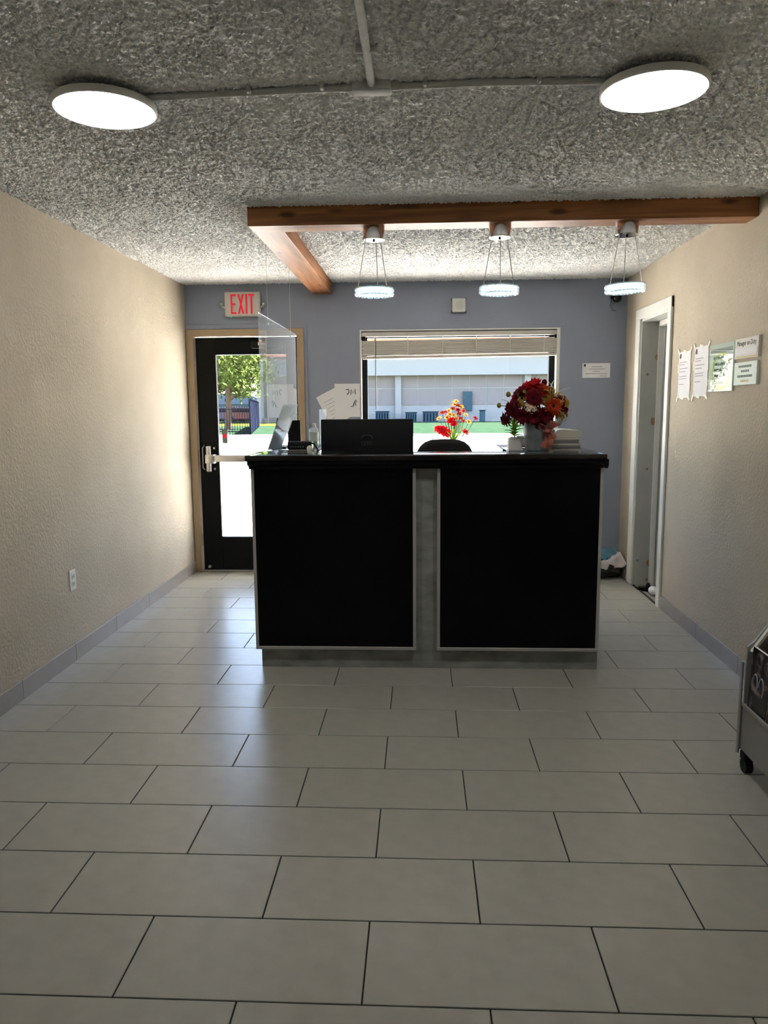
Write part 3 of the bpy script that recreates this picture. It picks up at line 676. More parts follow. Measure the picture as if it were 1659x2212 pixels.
# router
ro = thing('router_box', 'black network box lying on the counter glass sheet', 'router', (-0.695, 4.34, 1.1805))
MB().box(-0.068, 0.068, -0.05, 0.05, 0.008, 0.052, 0.005, 2).build('housing', 'black_plastic', ro)
for a in (-0.055, 0.055):
    for b_ in (-0.04, 0.04): MB().cyl((a, b_, 0), (a, b_, 0.009), 0.007, n=10).build('foot', 'black_plastic', ro)
for i in range(6): MB().box(-0.05+i*0.014, -0.044+i*0.014, -0.0512, -0.05, 0.02, 0.026).build('port', 'grey_plastic', ro, 0)
def cord(name, pts, r, m, label):
    base = Vector(pts[0]); o = MB().tube([Vector(p)-base for p in pts], r, 8).build(name, m); o.location = base
    return tag(o, label, 'cable')
z = ZT+0.0045
cord('power_cable', [(-0.66, 4.31, z+0.02), (-0.63, 4.29, z+0.035), (-0.60, 4.25, z+0.03), (-0.575, 4.20, z), (-0.56, 4.14, z)], 0.004, 'black_plastic', 'black cable arching from the network box over the counter')
cord('power_cable', [(-0.79, 4.16, z), (-0.74, 4.12, z), (-0.68, 4.15, z), (-0.63, 4.13, z), (-0.60, 4.17, z)], 0.0035, 'grey_plastic', 'grey cable lying across the counter glass in front of the network box')
wb_ = thing('webcam_ball', 'small round white gadget on the counter glass beside the cables', 'gadget', (-0.60, 4.06, ZT))
MB().ball((0, 0, 0.019), 0.017, 14, 10).build('body', 'white_plastic', wb_)
MB().lathe([(0, 0), (0.014, 0), (0.015, 0.003), (0.009, 0.006), (0, 0.006)], 18).build('foot', 'white_plastic', wb_)
# acrylic sign holder and dark sign behind it, small screen
ah = thing('sign_holder', 'slanted clear acrylic sign holder on the counter end by the exit door', 'sign holder', (-0.85, 4.24, 1.1805), math.radians(-12))
sl_ = Matrix.Rotation(math.radians(22), 4, 'Y')
MB().box(-0.003, 0.003, -0.05, 0.16, 0.0, 0.285, 0.001).xform(sl_).build('slanted_plate', 'plexi', ah, 30)
MB().box(-0.005, -0.0035, -0.045, 0.155, 0.012, 0.275).xform(sl_).build('insert_sheet', 'satin', ah, 0)
MB().box(-0.01, 0.06, -0.05, 0.16, 0.0, 0.004, 0.001).build('foot', 'plexi', ah, 30)
ac = thing('card_display', 'dark slanted card display leaning behind the acrylic sign holder', 'display', (-0.895, 4.50, 1.1805), math.radians(-5))
MB().box(-0.006, 0.006, -0.01, 0.15, 0.0, 0.19, 0.002).xform(Matrix.Rotation(math.radians(14), 4, 'Y')).build('panel', 'black_plastic', ac, 30)
MB().box(-0.006, 0.07, 0.05, 0.09, 0.0, 0.01, 0.002).build('foot', 'black_plastic', ac, 30)
ts = thing('small_screen', 'small black screen standing on the counter wing near the bottle', 'screen', (-0.795, 4.72, 1.1805))
MB().box(-0.038, 0.042, -0.008, 0.008, 0.03, 0.168, 0.003).build('panel', 'black_plastic', ts, 30)
MB().box(-0.012, 0.012, -0.006, 0.006, 0.0, 0.06, 0.002).build('stem', 'black_plastic', ts, 30)
MB().box(-0.04, 0.04, -0.04, 0.04, 0.0, 0.008, 0.002).build('foot', 'black_plastic', ts, 30)
# standing clear guard behind the bottle
cg = thing('acrylic_stand', 'clear acrylic stand beside the bottle next to the monitor', 'stand', (-0.645, 4.98, 1.1805))
MB().box(-0.022, 0.026, -0.003, 0.003, 0.0, 0.235, 0.002).build('plate', 'plexi', cg, 30)
MB().box(-0.022, 0.026, -0.03, 0.03, 0.0, 0.005, 0.001).build('foot', 'plexi', cg, 30)

# hanging sneeze guard
sg = thing('sneeze_guard', 'clear acrylic sheet hung on cords over the counter end', 'screen', (-0.9, 4.87, 1.335))
MB().box(-0.003, 0.003, -0.62, 0.62, 0, 0.62, 0.001).build('sheet', 'plexi', sg, 30)
for yy in (-0.36, 0.43):
    MB().cyl((0, yy, 0.60), (0, yy, ZC-1.335), 0.0011, n=6).build('cord', 'white_plastic', sg)
    MB().cyl((-0.006, yy, 0.585), (0.006, yy, 0.585), 0.007, n=12).build('grommet', 'white_plastic', sg)

# ------------------------------------------------------------------ printer
pr = thing('printer', 'off-white scanner printer with tray on the counter wing behind the flowers', 'printer', (0.755, 4.60, ZT))
MB().box(-0.19, 0.185, -0.17, 0.17, 0.008, 0.052, 0.006, 2).build('body', 'cream_plastic', pr)
MB().box(-0.185, 0.18, -0.165, 0.165, 0.0, 0.008).build('foot', 'grey_plastic', pr, 0)
MB().prism([(-0.19, 0.054), (0.185, 0.054), (0.185, 0.088), (0.175, 0.096), (0.07, 0.102), (0.045, 0.098), (0.025, 0.076), (-0.05, 0.066), (-0.19, 0.066)], -0.165, 0.165, 'y').build('lid', 'cream_plastic', pr)
MB().prism([(-0.06, 0.069), (0.022, 0.078), (0.040, 0.098), (-0.02, 0.094)], -0.12, 0.12, 'y').build('paper_tray', 'black_plastic', pr)
MB().box(0.02, 0.17, -0.1715, -0.17, 0.022, 0.044).build('front_slot', 'grey_plastic', pr, 0)

# ------------------------------------------------------------------ flowers
def petal(mb, M, L, w, lift, seg=4, curl=0.3):
    vs = []; fs = []
    for i in range(seg+1):
        t = i/seg; ww = w*math.sin(PI*(0.12+0.80*t))**0.8*(1 if i < seg else 0.35)
        zz = L*(lift*t-curl*t*t)
        vs += [M @ Vector((-ww, L*t, zz+ww*0.25)), M @ Vector((0, L*t, zz)), M @ Vector((ww, L*t, zz+ww*0.25))]
    for i in range(seg):
        for k in (0, 1): fs.append((3*i+k, 3*i+k+1, 3*i+k+4, 3*i+k+3))
    mb.add(vs, fs)
def leafmat(n, c, nz=0.2):
    m = mat(n, c, 0.7, spec=0.2, noise=nz, nscale=60)
    nt = m.node_tree; out = nt.nodes['Material Output']; b = nt.nodes['Principled BSDF']
    tl = nt.nodes.new('ShaderNodeBsdfTranslucent'); tl.inputs[0].default_value = c
    ms = nt.nodes.new('ShaderNodeMixShader'); ms.inputs[0].default_value = 0.35
    nt.links.new(b.outputs[0], ms.inputs[1]); nt.links.new(tl.outputs[0], ms.inputs[2]); nt.links.new(ms.outputs[0], out.inputs[0])
    return m
for n, c in (('p_burg', (112, 20, 36)), ('p_red', (188, 30, 40)), ('p_orange', (196, 74, 34)), ('p_olive', (168, 140, 66)), ('p_cream', (228, 206, 170)), ('p_dark', (46, 16, 26)), ('p_pale', (240, 230, 220)), ('p_green', (148, 186, 66)), ('p_pink', (200, 140, 120)), ('p_bright', (228, 12, 36)), ('p_yellow', (232, 196, 90)), ('p_stem', (96, 130, 60)), ('p_ribbon', (176, 108, 92))):
    leafmat(n, lin(*c))
def bloom(parent, pos, nrm, R, m, layers=3, n=16, center=None, wide=0.16, lift=0.35, name='flower'):
    nrm = Vector(nrm).normalized(); q = nrm.to_track_quat('Z', 'Y').to_matrix().to_4x4()
    mb = MB()
    for l in range(layers):
        rr = R*(1-0.22*l)
        for k in range(n):
            a = 2*PI*(k+0.5*l)/n+random.uniform(-.08, .08)
            M = Matrix.Translation(pos) @ q @ Matrix.Translation((0, 0, 0.004*l)) @ Matrix.Rotation(a, 4, 'Z') @ Matrix.Rotation(random.uniform(-.15, .15), 4, 'X')
            petal(mb, M, rr*random.uniform(.88, 1.08), R*wide, lift+0.42*l, 4, 0.28)
    o = mb.build(name, m, parent, 60)
    if center:
        MB().ball((0, 0, 0), R*0.27, 12, 7, (1, 1, 0.6)).xform(Matrix.Translation(Vector(pos)+nrm*R*0.16) @ q).build('flower_center', center, o)
    return o
def cluster(parent, pos, R, m, n=26, name='flower_head'):
    mb = MB()
    for i in range(n):
        d = Vector((random.gauss(0, 1), random.gauss(0, 1), random.gauss(0.2, 1))).normalized()
        p = Vector(pos)+d*R*random.uniform(.7, 1.0); q = d.to_track_quat('Z', 'Y').to_matrix().to_4x4()
        for k in range(4):
            petal(mb, Matrix.Translation(p) @ q @ Matrix.Rotation(PI/2*k+random.random(), 4, 'Z'), R*0.42, R*0.17, 0.25, 2, 0.2)
    return mb.build(name, m, parent, 60)
def leaf(parent, pos, dr, L, w, m, name='leaf'):
    dr = Vector(dr).normalized(); mb = MB(); q = dr.to_track_quat('Y', 'Z').to_matrix().to_4x4()
    petal(mb, Matrix.Translation(pos) @ q, L, w, 0.25, 5, 0.35)
    return mb.build(name, m, parent, 60)

VB = Vector((0.638, 4.11, ZT))
fa = thing('flower_arrangement', 'autumn bouquet of burgundy and orange flowers in a grey metal bucket', 'flowers', VB)
MB().lathe([(0, 0.001), (0.060, 0), (0.063, 0.003), (0.088, 0.150), (0.092, 0.153), (0.092, 0.158), (0.084, 0.158), (0.058, 0.008), (0, 0.008)], 32).build('bucket', mat('zinc', lin(126, 132, 136), 0.45, metal=0.4, noise=0.25, nscale=18), fa)
def fp(px, py, dy=0.0): return atY(px, py, 4.09+dy)-VB
core = Vector((0.0, 0.0, 0.22))
def nrm_of(p, fwd=-0.5):
    d = (p-core); d.y += fwd*0.08; return d
for px, py, dy, R, m, ctr, n in (
    (1112, 884, -0.03, 0.062, 'p_burg', None, 18), (1128, 856, 0.0, 0.060, 'p_burg', None, 18), (1096, 905, 0.0, 0.048, 'p_burg', None, 16),
    (1140, 845, 0.03, 0.066, 'p_red', None, 18), (1155, 838, -0.01, 0.062, 'p_red', None, 18), (1153, 862, -0.08, 0.058, 'p_burg', 'p_dark', 18),
    (1170, 846, -0.03, 0.048, 'p_orange', None, 16), (1193, 878, -0.07, 0.056, 'p_orange', 'p_dark', 18), (1176, 896, -0.06, 0.054, 'p_burg', None, 18),
    (1132, 898, -0.05, 0.052, 'p_burg', None, 16), (1155, 900, -0.07, 0.050, 'p_burg', None, 16), (1166, 915, -0.05, 0.045, 'p_burg', None, 16), (1207, 868, 0.0, 0.048, 'p_red', None, 14), (1120, 870, 0.05, 0.06, 'p_red', None, 16), (1160, 870, 0.08, 0.07, 'p_orange', None, 16), (1185, 860, 0.07, 0.06, 'p_burg', None, 16)):
    p = fp(px, py, dy); d = nrm_of(p, -1.0 if ctr else -0.5)
    bloom(fa, p, d, R, m, 3, n, ctr)
for px, py, dy, R, m in ((1132, 868, -0.07, 0.034, 'p_olive'), (1178, 858, -0.06, 0.040, 'p_olive'), (1214, 872, 0.0, 0.042, 'p_olive'), (1143, 878, -0.085, 0.028, 'p_cream'), (1212, 898, 0.0, 0.034, 'p_olive'), (1168, 872, -0.05, 0.035, 'p_olive'), (1128, 852, -0.03, 0.03, 'p_olive'), (1186, 848, -0.02, 0.036, 'p_olive'), (1205, 860, -0.03, 0.03, 'p_cream'), (1150, 884, -0.10, 0.024, 'p_cream')):
    cluster(fa, fp(px, py, dy), R, m)
for px, py, r, m in ((1098, 852, 0.013, 'p_olive'), (1078, 876, 0.012, 'p_olive'), (1176, 826, 0.015, 'p_burg'), (1180, 838, 0.013, 'p_burg'), (1219, 884, 0.022, 'p_burg'), (1110, 858, 0.012, 'p_red')):
    p = fp(px, py); 
    bd = MB().ball(p, r, 12, 8, (1, 1, 1.15)).build('bud', m, fa)
    MB().tube([p, p*0.6+core*0.4+Vector((0, 0, 0.0)), core], 0.002, 6).build('stem', 'p_stem', bd)
for px, py, qx, qy, w, m in ((1190, 856, 1195, 818, 0.016, 'p_pale'), (1198, 854, 1188, 824, 0.012, 'p_pale'), (1200, 852, 1233, 834, 0.008, 'p_pale'), (1198, 856, 1206, 826, 0.012, 'p_cream'),
                             (1208, 895, 1213, 918, 0.014, 'p_olive'), (1200, 890, 1204, 912, 0.012, 'p_olive'), (1118, 900, 1106, 918, 0.012, 'p_olive'), (1100, 870, 1082, 862, 0.009, 'p_cream'), (1120, 905, 1124, 925, 0.012, 'p_cream')):
    a = fp(px, py, -0.01); b_ = fp(qx, qy, -0.01); leaf(fa, a, b_-a, (b_-a).length, w, m)
for k in range(14):                       # greenery filling the bucket mouth
    a = 2*PI*k/14; leaf(fa, Vector((0.04*math.cos(a), 0.04*math.sin(a), 0.15)), (math.cos(a), math.sin(a), 0.75), 0.10, 0.018, 'p_dark' if k % 2 else 'p_olive')
rb = MB()                                 # ribbon bow with tails
def strip(pts, w):
    vs = []; fs = []
    for i, p in enumerate(pts):
        p = Vector(p); vs += [p+Vector((-w/2, 0, 0.15*w)), p+Vector((w/2, -0.004, -0.15*w))]
    for i in range(len(pts)-1): fs.append((2*i, 2*i+1, 2*i+3, 2*i+2))
    rb.add(vs, fs)
for x0, x1, zl, w in ((0.035, 0.02, 0.02, 0.026), (0.045, 0.05, 0.012, 0.028), (0.05, 0.072, 0.045, 0.024)):
    strip([(x0+(x1-x0)*t+0.008*math.sin(9*t+x0*80), -0.094-0.02*math.sin(7*t+x1*60)*0.5-0.012*(1-t), 0.118-(0.118-zl)*t) for t in [i/12 for i in range(13)]], w)
for s_, hgt in ((-1, 0.03), (1, 0.035), (0.4, 0.045), (-0.5, -0.02)):
    strip([(0.042+s_*0.045*math.sin(PI*t), -0.098-0.022*math.sin(2*PI*t), 0.118+hgt*math.sin(PI*t)*(1 if t < .5 else .6)) for t in [i/12 for i in range(13)]], 0.022)
rb.build('ribbon_bow', 'p_ribbon', fa, 60)

# white cube planter with green trailing plant
pl = thing('potted_plant', 'small green leafy plant in a white cube pot beside the flower bucket', 'plant', (0.525, 4.20, ZT-0.006))
MB().box(-0.037, 0.037, -0.037, 0.037, 0, 0.072, 0.004, 2).build('pot', 'white_plastic', pl)
MB().box(-0.033, 0.033, -0.033, 0.033, 0.0695, 0.0725).build('soil', mat('soil', lin(58, 44, 34), 0.9), pl, 0)
MB().tube([(0, 0, 0.07), (-0.004, 0, 0.12), (0.0, 0, 0.17)], 0.0025, 6).build('stem', 'p_stem', pl)
for k in range(22):
    a = k*2.4; z = 0.078+0.0052*k; L = 0.046+0.012*(k % 3)
    leaf(pl, Vector((-0.004, 0, z)), (math.cos(a), math.sin(a), 0.35), L, 0.020, 'p_green')
leaf(pl, Vector((-0.034, -0.02, 0.05)), (-0.8, 0, -0.25), 0.05, 0.013, 'p_green')

# bright flowers by the window on a low cabinet
FB = Vector((0.27, 6.12, 0.74))
cb = thing('low_cabinet', 'low white cabinet under the window behind the desk chair', 'cabinet', (0.30, 6.16, 0))
MB().box(-0.45, 0.45, -0.19, 0.18, 0.06, 0.715, 0.003).build('body', 'white_paint', cb, 30)
MB().box(-0.44, 0.44, -0.17, 0.17, 0, 0.06).build('plinth', 'grey_plastic', cb, 0)
MB().box(-0.465, 0.465, -0.205, 0.185, 0.715, 0.74, 0.003).build('top', 'white_paint', cb, 30)
for sx in (-1, 1):
    dd = MB().box(sx*0.226-0.216, sx*0.226+0.216, -0.206, -0.191, 0.08, 0.70, 0.002).build('door', 'white_paint', cb, 30)
    MB().cyl((sx*0.045, -0.218, 0.36), (sx*0.045, -0.218, 0.46), 0.005, n=8).build('handle', 'steel', dd)
ff = thing('flower_vase', 'vase of bright red and yellow silk flowers standing by the window', 'flowers', FB)
MB().lathe([(0, 0), (0.055, 0), (0.06, 0.006), (0.065, 0.12), (0.04, 0.24), (0.030, 0.34), (0.036, 0.38), (0.030, 0.38), (0.026, 0.34), (0.02, 0.3), (0, 0.3)], 28).build('vase', 'mint', ff)
base = Vector((0, 0, 0.36))
def gp(px, py, dy=0): return atY(px, py, 6.12+dy)-FB
for px, py, R, m in ((957, 932, 0.050, 'p_bright'), (966, 938, 0.045, 'p_bright'), (975, 912, 0.045, 'p_bright'), (1004, 935, 0.034, 'p_bright'), (948, 928, 0.04, 'p_bright'), (980, 918, 0.035, 'p_bright')):
    p = gp(px, py, random.uniform(-.03, .03)); d = p-base; d.y -= 0.12
    f_ = bloom(ff, p, d, R, m, 2, 7, None, 0.34, 0.5)
    MB().tube([base, (base+p)/2+Vector((0, 0, -0.01)), p], 0.0025, 6).build('stem', 'p_stem', f_)
for k, (px, py) in enumerate(((985, 868), (978, 884), (996, 880), (962, 892), (949, 905), (992, 895), (1006, 898), (1026, 905), (986, 905), (1000, 910), (972, 896), (989, 887), (1012, 912), (955, 893), (982, 875), (990, 878), (970, 888), (1001, 889), (980, 898), (995, 905), (966, 903))):
    p = gp(px, py, random.uniform(-.04, .04)); m = ('p_yellow', 'p_orange', 'p_yellow', 'p_red')[k % 4]
    f_ = bloom(ff, p, (p-base)+Vector((0, -0.1, 0)), 0.027, m, 2, 6, 'p_red' if k % 4 != 3 else 'p_yellow', 0.36, 0.3)
    MB().tube([base, base*0.4+p*0.6+Vector((0.006, 0, -0.02)), p], 0.0018, 6).build('stem', 'p_stem', f_)
for k in range(8):
    a = k*0.8; leaf(ff, base+Vector((0, 0, 0.03*k/8)), (math.cos(a), math.sin(a)*0.6, 1.4), 0.16, 0.012, 'p_green')

# ------------------------------------------------------------------ desk chair
ch = thing('desk_chair', 'dark grey upholstered office chair behind the counter', 'chair', (0.172, 5.25, 0))
def rounded_back():
    mb = MB(); n = 24; rings = []
    outline = []
    for i in range(n):
        a = 2*PI*i/n; c, s = math.cos(a), math.sin(a)
        e = 0.62
        outline.append((0.215*math.copysign(abs(c)**e, c), 0.27*math.copysign(abs(s)**e, s)))
    for y, k in ((-0.038, 0.80), (-0.045, 0.9), (-0.03, 0.99), (0.0, 1.0), (0.02, 0.97), (0.03, 0.85)):
        rings.append([(x*k, y+0.25*x*x*-1.2*0+0.4*x*x, 0.935+z*k) for x, z in outline])
    vs = [v for r in rings for v in r]; fs = []
    for j in range(len(rings)-1):
        for i in range(n): fs.append((j*n+i, j*n+(i+1) % n, (j+1)*n+(i+1) % n, (j+1)*n+i))
    fs += [tuple(range(n))[::-1], tuple(range((len(rings)-1)*n, len(rings)*n))]
    return mb.add(vs, fs)
rounded_back().build('backrest', 'dark_fabric', ch, 60)
MB().box(-0.23, 0.23, -0.48, -0.02, 0.43, 0.52, 0.035, 3).build('seat', 'dark_fabric', ch, 60)
MB().tube([(0, -0.2, 0.42), (0, 0.02, 0.42), (0, 0.06, 0.5), (0, 0.05, 0.8)], 0.022, 10).build('back_post', 'black_plastic', ch)
MB().cyl((0, -0.25, 0.10), (0, -0.25, 0.43), 0.025, n=14).build('gas_lift', 'black_plastic', ch)
for k in range(5):
    a = 2*PI*k/5+0.3; c, s = math.cos(a), math.sin(a)
    g = MB().tube([(0, -0.25, 0.11), (0.15*c, -0.25+0.15*s, 0.10), (0.28*c, -0.25+0.28*s, 0.075)], [0.024, 0.02, 0.015], 8).build('leg', 'black_plastic', ch)
    MB().cyl((0.28*c-0.02*s, -0.25+0.28*s+0.02*c, 0.028), (0.28*c+0.02*s, -0.25+0.28*s-0.02*c, 0.028), 0.028, n=14).build('caster', 'black_plastic', g)

# ------------------------------------------------------------------ bag pile in the corner, shoe in the doorway
def lump(c, sx, sy, sz, seed, amp=0.25, nu=18, nv=12, flat=0.0):
    rnd = random.Random(seed); ph = [(rnd.uniform(1, 4), rnd.uniform(0, 6), rnd.uniform(1, 4), rnd.uniform(0, 6)) for _ in range(5)]
    mb = MB().ball((0, 0, 0), 1.0, nu, nv); vs = []
    for v in mb.v:
        a = math.atan2(v[1], v[0]); t = math.acos(max(-1, min(1, v[2])))
        k = 1+amp/3*sum(math.sin(p*a+q)*math.sin(r*t+s) for p, q, r, s in ph)
        z = v[2]*k*sz
        vs.append((c[0]+v[0]*k*sx, c[1]+v[1]*k*sy, max(c[2]+z, flat)))
    mb.v = vs; return mb
mat('bag_black', lin(20, 24, 28), 0.25, bump=0.6, bscale=14, bdist=0.02)
mat('cloth_white', lin(206, 196, 196), 0.85, noise=0.1, nscale=12, bump=0.6, bscale=16, bdist=0.02)
mat('cloth_blue', lin(88, 138, 160), 0.85, noise=0.15, nscale=14, bump=0.6, bscale=18, bdist=0.02)
o = lump((0, 0, 0.085), 0.165, 0.12, 0.10, 3).build('trash_bag', 'bag_black', smooth=60); place(o, (1.535, 6.255, 0)); tag(o, 'crumpled black plastic bag on the floor by the blue-grey wall', 'bag')
rag = Matrix.Rotation(0.35, 4, 'Y').inverted()
o = MB()
def sheet_mesh(w, d, n, amp, seed, drop):
    rnd = random.Random(seed); mb = MB(); vs = []; fs = []
    ph = [rnd.uniform(0, 6) for _ in range(6)]
    for j in range(n+1):
        for i in range(n+1):
            u, v = i/n-0.5, j/n-0.5
            zz = amp*(math.sin(9*u+ph[0]+3*v)+math.sin(11*v+ph[1]-4*u)+0.6*math.sin(17*u+ph[2]))-drop*(u*u*1.2+v*v*2.2)
            vs.append((u*w, v*d, zz))
    for j in range(n):
        for i in range(n): fs.append((j*(n+1)+i, j*(n+1)+i+1, (j+1)*(n+1)+i+1, (j+1)*(n+1)+i))
    k = len(vs); vs2 = [(x, y, z-0.006) for x, y, z in vs]; mb.add(vs, fs); mb.add(vs2, [f[::-1] for f in fs])
    e = [i for i in range(n+1)]+[(j+1)*(n+1)-1 for j in range(1, n+1)]+[n*(n+1)+i for i in range(n-1, -1, -1)]+[j*(n+1) for j in range(n-1, 0, -1)]
    mb.f += [(e[i], e[(i+1) % len(e)], e[(i+1) % len(e)]+k, e[i]+k) for i in range(len(e))]
    return mb
o = sheet_mesh(0.25, 0.19, 24, 0.011, 5, 0.10).xform(Matrix.Rotation(-0.45, 4, 'Y') @ Matrix.Rotation(0.35, 4, 'X')).build('folded_cloth', 'cloth_white', smooth=60); place(o, (1.54, 6.20, 0.175)); tag(o, 'rumpled pinkish white cloth on top of the black bag', 'cloth')
o = sheet_mesh(0.20, 0.13, 20, 0.011, 9, 0.12).xform(Matrix.Rotation(-0.3, 4, 'Y') @ Matrix.Rotation(0.2, 4, 'X')).build('folded_cloth', 'cloth_blue', smooth=60); place(o, (1.525, 6.22, 0.232)); tag(o, 'pale blue rumpled cloth crowning the bag pile', 'cloth')
o = MB().tube([(0.06, 0.02, 0.205), (0.10, 0.0, 0.20), (0.125, -0.02, 0.15), (0.13, -0.03, 0.08), (0.12, -0.04, 0.01)], 0.010, 8).build('strap', 'black_plastic'); place(o, (1.535, 6.255, 0)); tag(o, 'black strap hanging from the bag pile to the floor', 'strap')
sh = thing('black_sandal', 'black sandal on the floor just inside the side doorway', 'shoe', (1.81, 5.74, 0.003), math.radians(65))
def sole(w, L, z0, z1):
    pts = []
    for i in range(24):
        a = 2*PI*i/24; y = math.sin(a)*L/2; x = math.cos(a)*w/2*(1-0.18*math.cos(2*a))*(0.88+0.2*math.sin(a))
        pts.append((x, y))
    return MB().prism(pts, z0, z1, 'z')
sole(0.09, 0.25, -0.004, 0.022).build('sole', 'black_plastic', sh)
strap_ = MB()
for yy in (0.05, -0.02):
    strap_.tube([(0.042*math.cos(t), yy, 0.018+0.03*math.sin(t)) for t in [PI*i/10 for i in range(11)]], 0.012, 8)
strap_.build('strap', 'black_plastic', sh)
o = lump((0, 0, 0.033), 0.034, 0.045, 0.032, 12, 0.1).build('tissue_roll', 'paper', smooth=60); place(o, (1.765, 5.635, 0.0)); tag(o, 'small white roll lying beside the black sandal in the doorway', 'roll')

# ------------------------------------------------------------------ brochure rack on casters
rk = thing('brochure_rack', 'grey metal brochure rack on casters full of dark magazines along the right wall', 'rack', (1.25, 2.86, 0))
RL = 1.15
mat('rack_grey', lin(140, 138, 134), 0.5, noise=0.05, nscale=6)
MB().box(0.006, 0.40, -RL, -0.006, 0.085, 0.27, 0.003).build('lower_box', 'rack_grey', rk, 30)
for y in (0.0, -RL-0.006):
    MB().prism([(0.002, 0.085), (0.40, 0.085), (0.40, 0.95), (0.34, 0.95), (0.035, 0.52), (0.012, 0.50), (0.012, 0.27), (0.002, 0.27)], y-0.012, y, 'y').build('end_panel', 'rack_grey', rk, 30)
MB().prism([(0.10, 0.46), (0.115, 0.455), (0.355, 0.93), (0.335, 0.935)], -RL, -0.012, 'y').build('back_panel', 'rack_grey', rk, 30)
MB().prism([(0.02, 0.485), (0.034, 0.490), (0.345, 0.952), (0.33, 0.962)], -0.03, 0.004, 'y').build('edge_strip', 'white_paint', rk, 30)
MB().cyl((-0.004, -0.008, 0.07), (-0.004, -0.008, 0.44), 0.0065, n=14).build('post', 'trim_silver', rk)
MB().cyl((-0.004, -RL-0.01, 0.07), (-0.004, -RL-0.01, 0.43), 0.008, n=14).build('post', 'trim_silver', rk)
MB().box(0.0, 0.006, -RL, -0.012, 0.262, 0.278, 0.002).build('lip', 'rack_grey', rk, 30)
MB().box(0.006, 0.10, -RL, -0.012, 0.262, 0.272).build('shelf', 'rack_grey', rk, 30)
for x in (0.024, 0.36):
    for y in (-0.035, -RL+0.04):
        cs = MB().box(x-0.02, x+0.02, y-0.022, y+0.022, 0.05, 0.086, 0.004).build('caster', 'black_plastic', rk, 30)
        MB().cyl((x-0.014, y, 0.029), (x+0.014, y, 0.029), 0.029, n=18).build('wheel', 'black_plastic', cs)
MB().prism([(0.082, 0.486), (0.135, 0.486), (0.135, 0.50), (0.09, 0.50), (0.09, 0.515), (0.082, 0.515)], -RL, -0.012, 'y').build('slope_lip', 'rack_grey', rk, 30)
# magazine covers: dark print with blotches of warm colour
def cover(name, seed, c1, c2, c3):
    m = bpy.data.materials.new(name); m.use_nodes = True; nt = m.node_tree; b = nt.nodes['Principled BSDF']; b.inputs['Roughness'].default_value = 0.25
    tc = nt.nodes.new('ShaderNodeTexCoord'); mp = nt.nodes.new('ShaderNodeMapping'); mp.inputs['Location'].default_value = (seed*3.1, seed*1.7, seed)
    n1 = nt.nodes.new('ShaderNodeTexNoise'); n1.inputs['Scale'].default_value = 14; n1.inputs['Detail'].default_value = 3; n1.inputs['Distortion'].default_value = 1.0
    cr = nt.nodes.new('ShaderNodeValToRGB'); e = cr.color_ramp.elements
    e[0].position = 0.40; e[0].color = lin(*c1); e[1].position = 0.72; e[1].color = lin(*c3)
    k = e.new(0.56); k.color = lin(*c2)
    nt.links.new(tc.outputs['Object'], mp.inputs[0]); nt.links.new(mp.outputs[0], n1.inputs['Vector']); nt.links.new(n1.outputs[0], cr.inputs[0]); nt.links.new(cr.outputs[0], b.inputs['Base Color'])
    MATS[name] = m
cover('cover_a', 1, (28, 28, 32), (58, 52, 54), (150, 140, 135)); cover('cover_b', 2, (40, 30, 26), (120, 62, 34), (196, 168, 120)); cover('cover_c', 3, (30, 34, 40), (70, 80, 90), (190, 150, 90))
for i in range(7):
    y = -0.108-i*0.158
    mg = thing('magazine', ('dark grey magazine with pale scrolls at the far end of the rack', 'dark brown magazine with orange cover art, second from the rack end', 'blue-grey magazine standing third from the far rack end', 'dark grey magazine standing fourth from the far rack end', 'brown magazine standing fifth from the far rack end', 'blue-grey magazine standing sixth from the far rack end', 'dark grey magazine at the near end of the lower rack row')[i], 'magazine', (1.270, 2.86+y, 0.273), group='magazines in the rack')
    MB().box(-0.006, 0.006, -0.074, 0.074, 0, 0.235, 0.001).xform(Matrix.Rotation(0.05, 4, 'Y')).build('pages', 'paper', mg, 30)
    MB().box(-0.0078, -0.006, -0.075, 0.075, -0.0, 0.236).xform(Matrix.Rotation(0.05, 4, 'Y')).build('cover', ('cover_a', 'cover_b', 'cover_c')[i % 3], mg, 0)
    if i < 2:
        for ph in (0.0, 0.05):
            MB().tube([(-0.0085, 0.03-ph+0.02*math.cos(t), 0.10+0.04*math.sin(t)) for t in [0.3*k for k in range(14)]], 0.003, 6).xform(Matrix.Rotation(0.05, 4, 'Y')).build('cover_scroll', 'ink_soft', mg)
for i in range(5):
    y = -0.14-i*0.21
    fl_ = thing('magazine', ('brown booklet leaning on the rack slope at the far end', 'brown booklet second from the far end of the rack slope', 'blue-grey booklet in the middle of the rack slope', 'plain white booklet fourth along the rack slope', 'brown booklet at the near end of the rack slope')[i], 'magazine', (1.352, 2.86+y, 0.502), group='magazines in the rack')
    MB().box(-0.005, 0.005, -0.09, 0.09, 0, 0.26, 0.001).xform(Matrix.Rotation(0.46, 4, 'Y')).build('pages', 'paper', fl_, 30)
    MB().box(-0.0068, -0.005, -0.091, 0.091, 0, 0.261).xform(Matrix.Rotation(0.46, 4, 'Y')).build('cover', ('paper', 'cover_b', 'cover_c')[i % 3] if i else 'cover_b', fl_, 0)

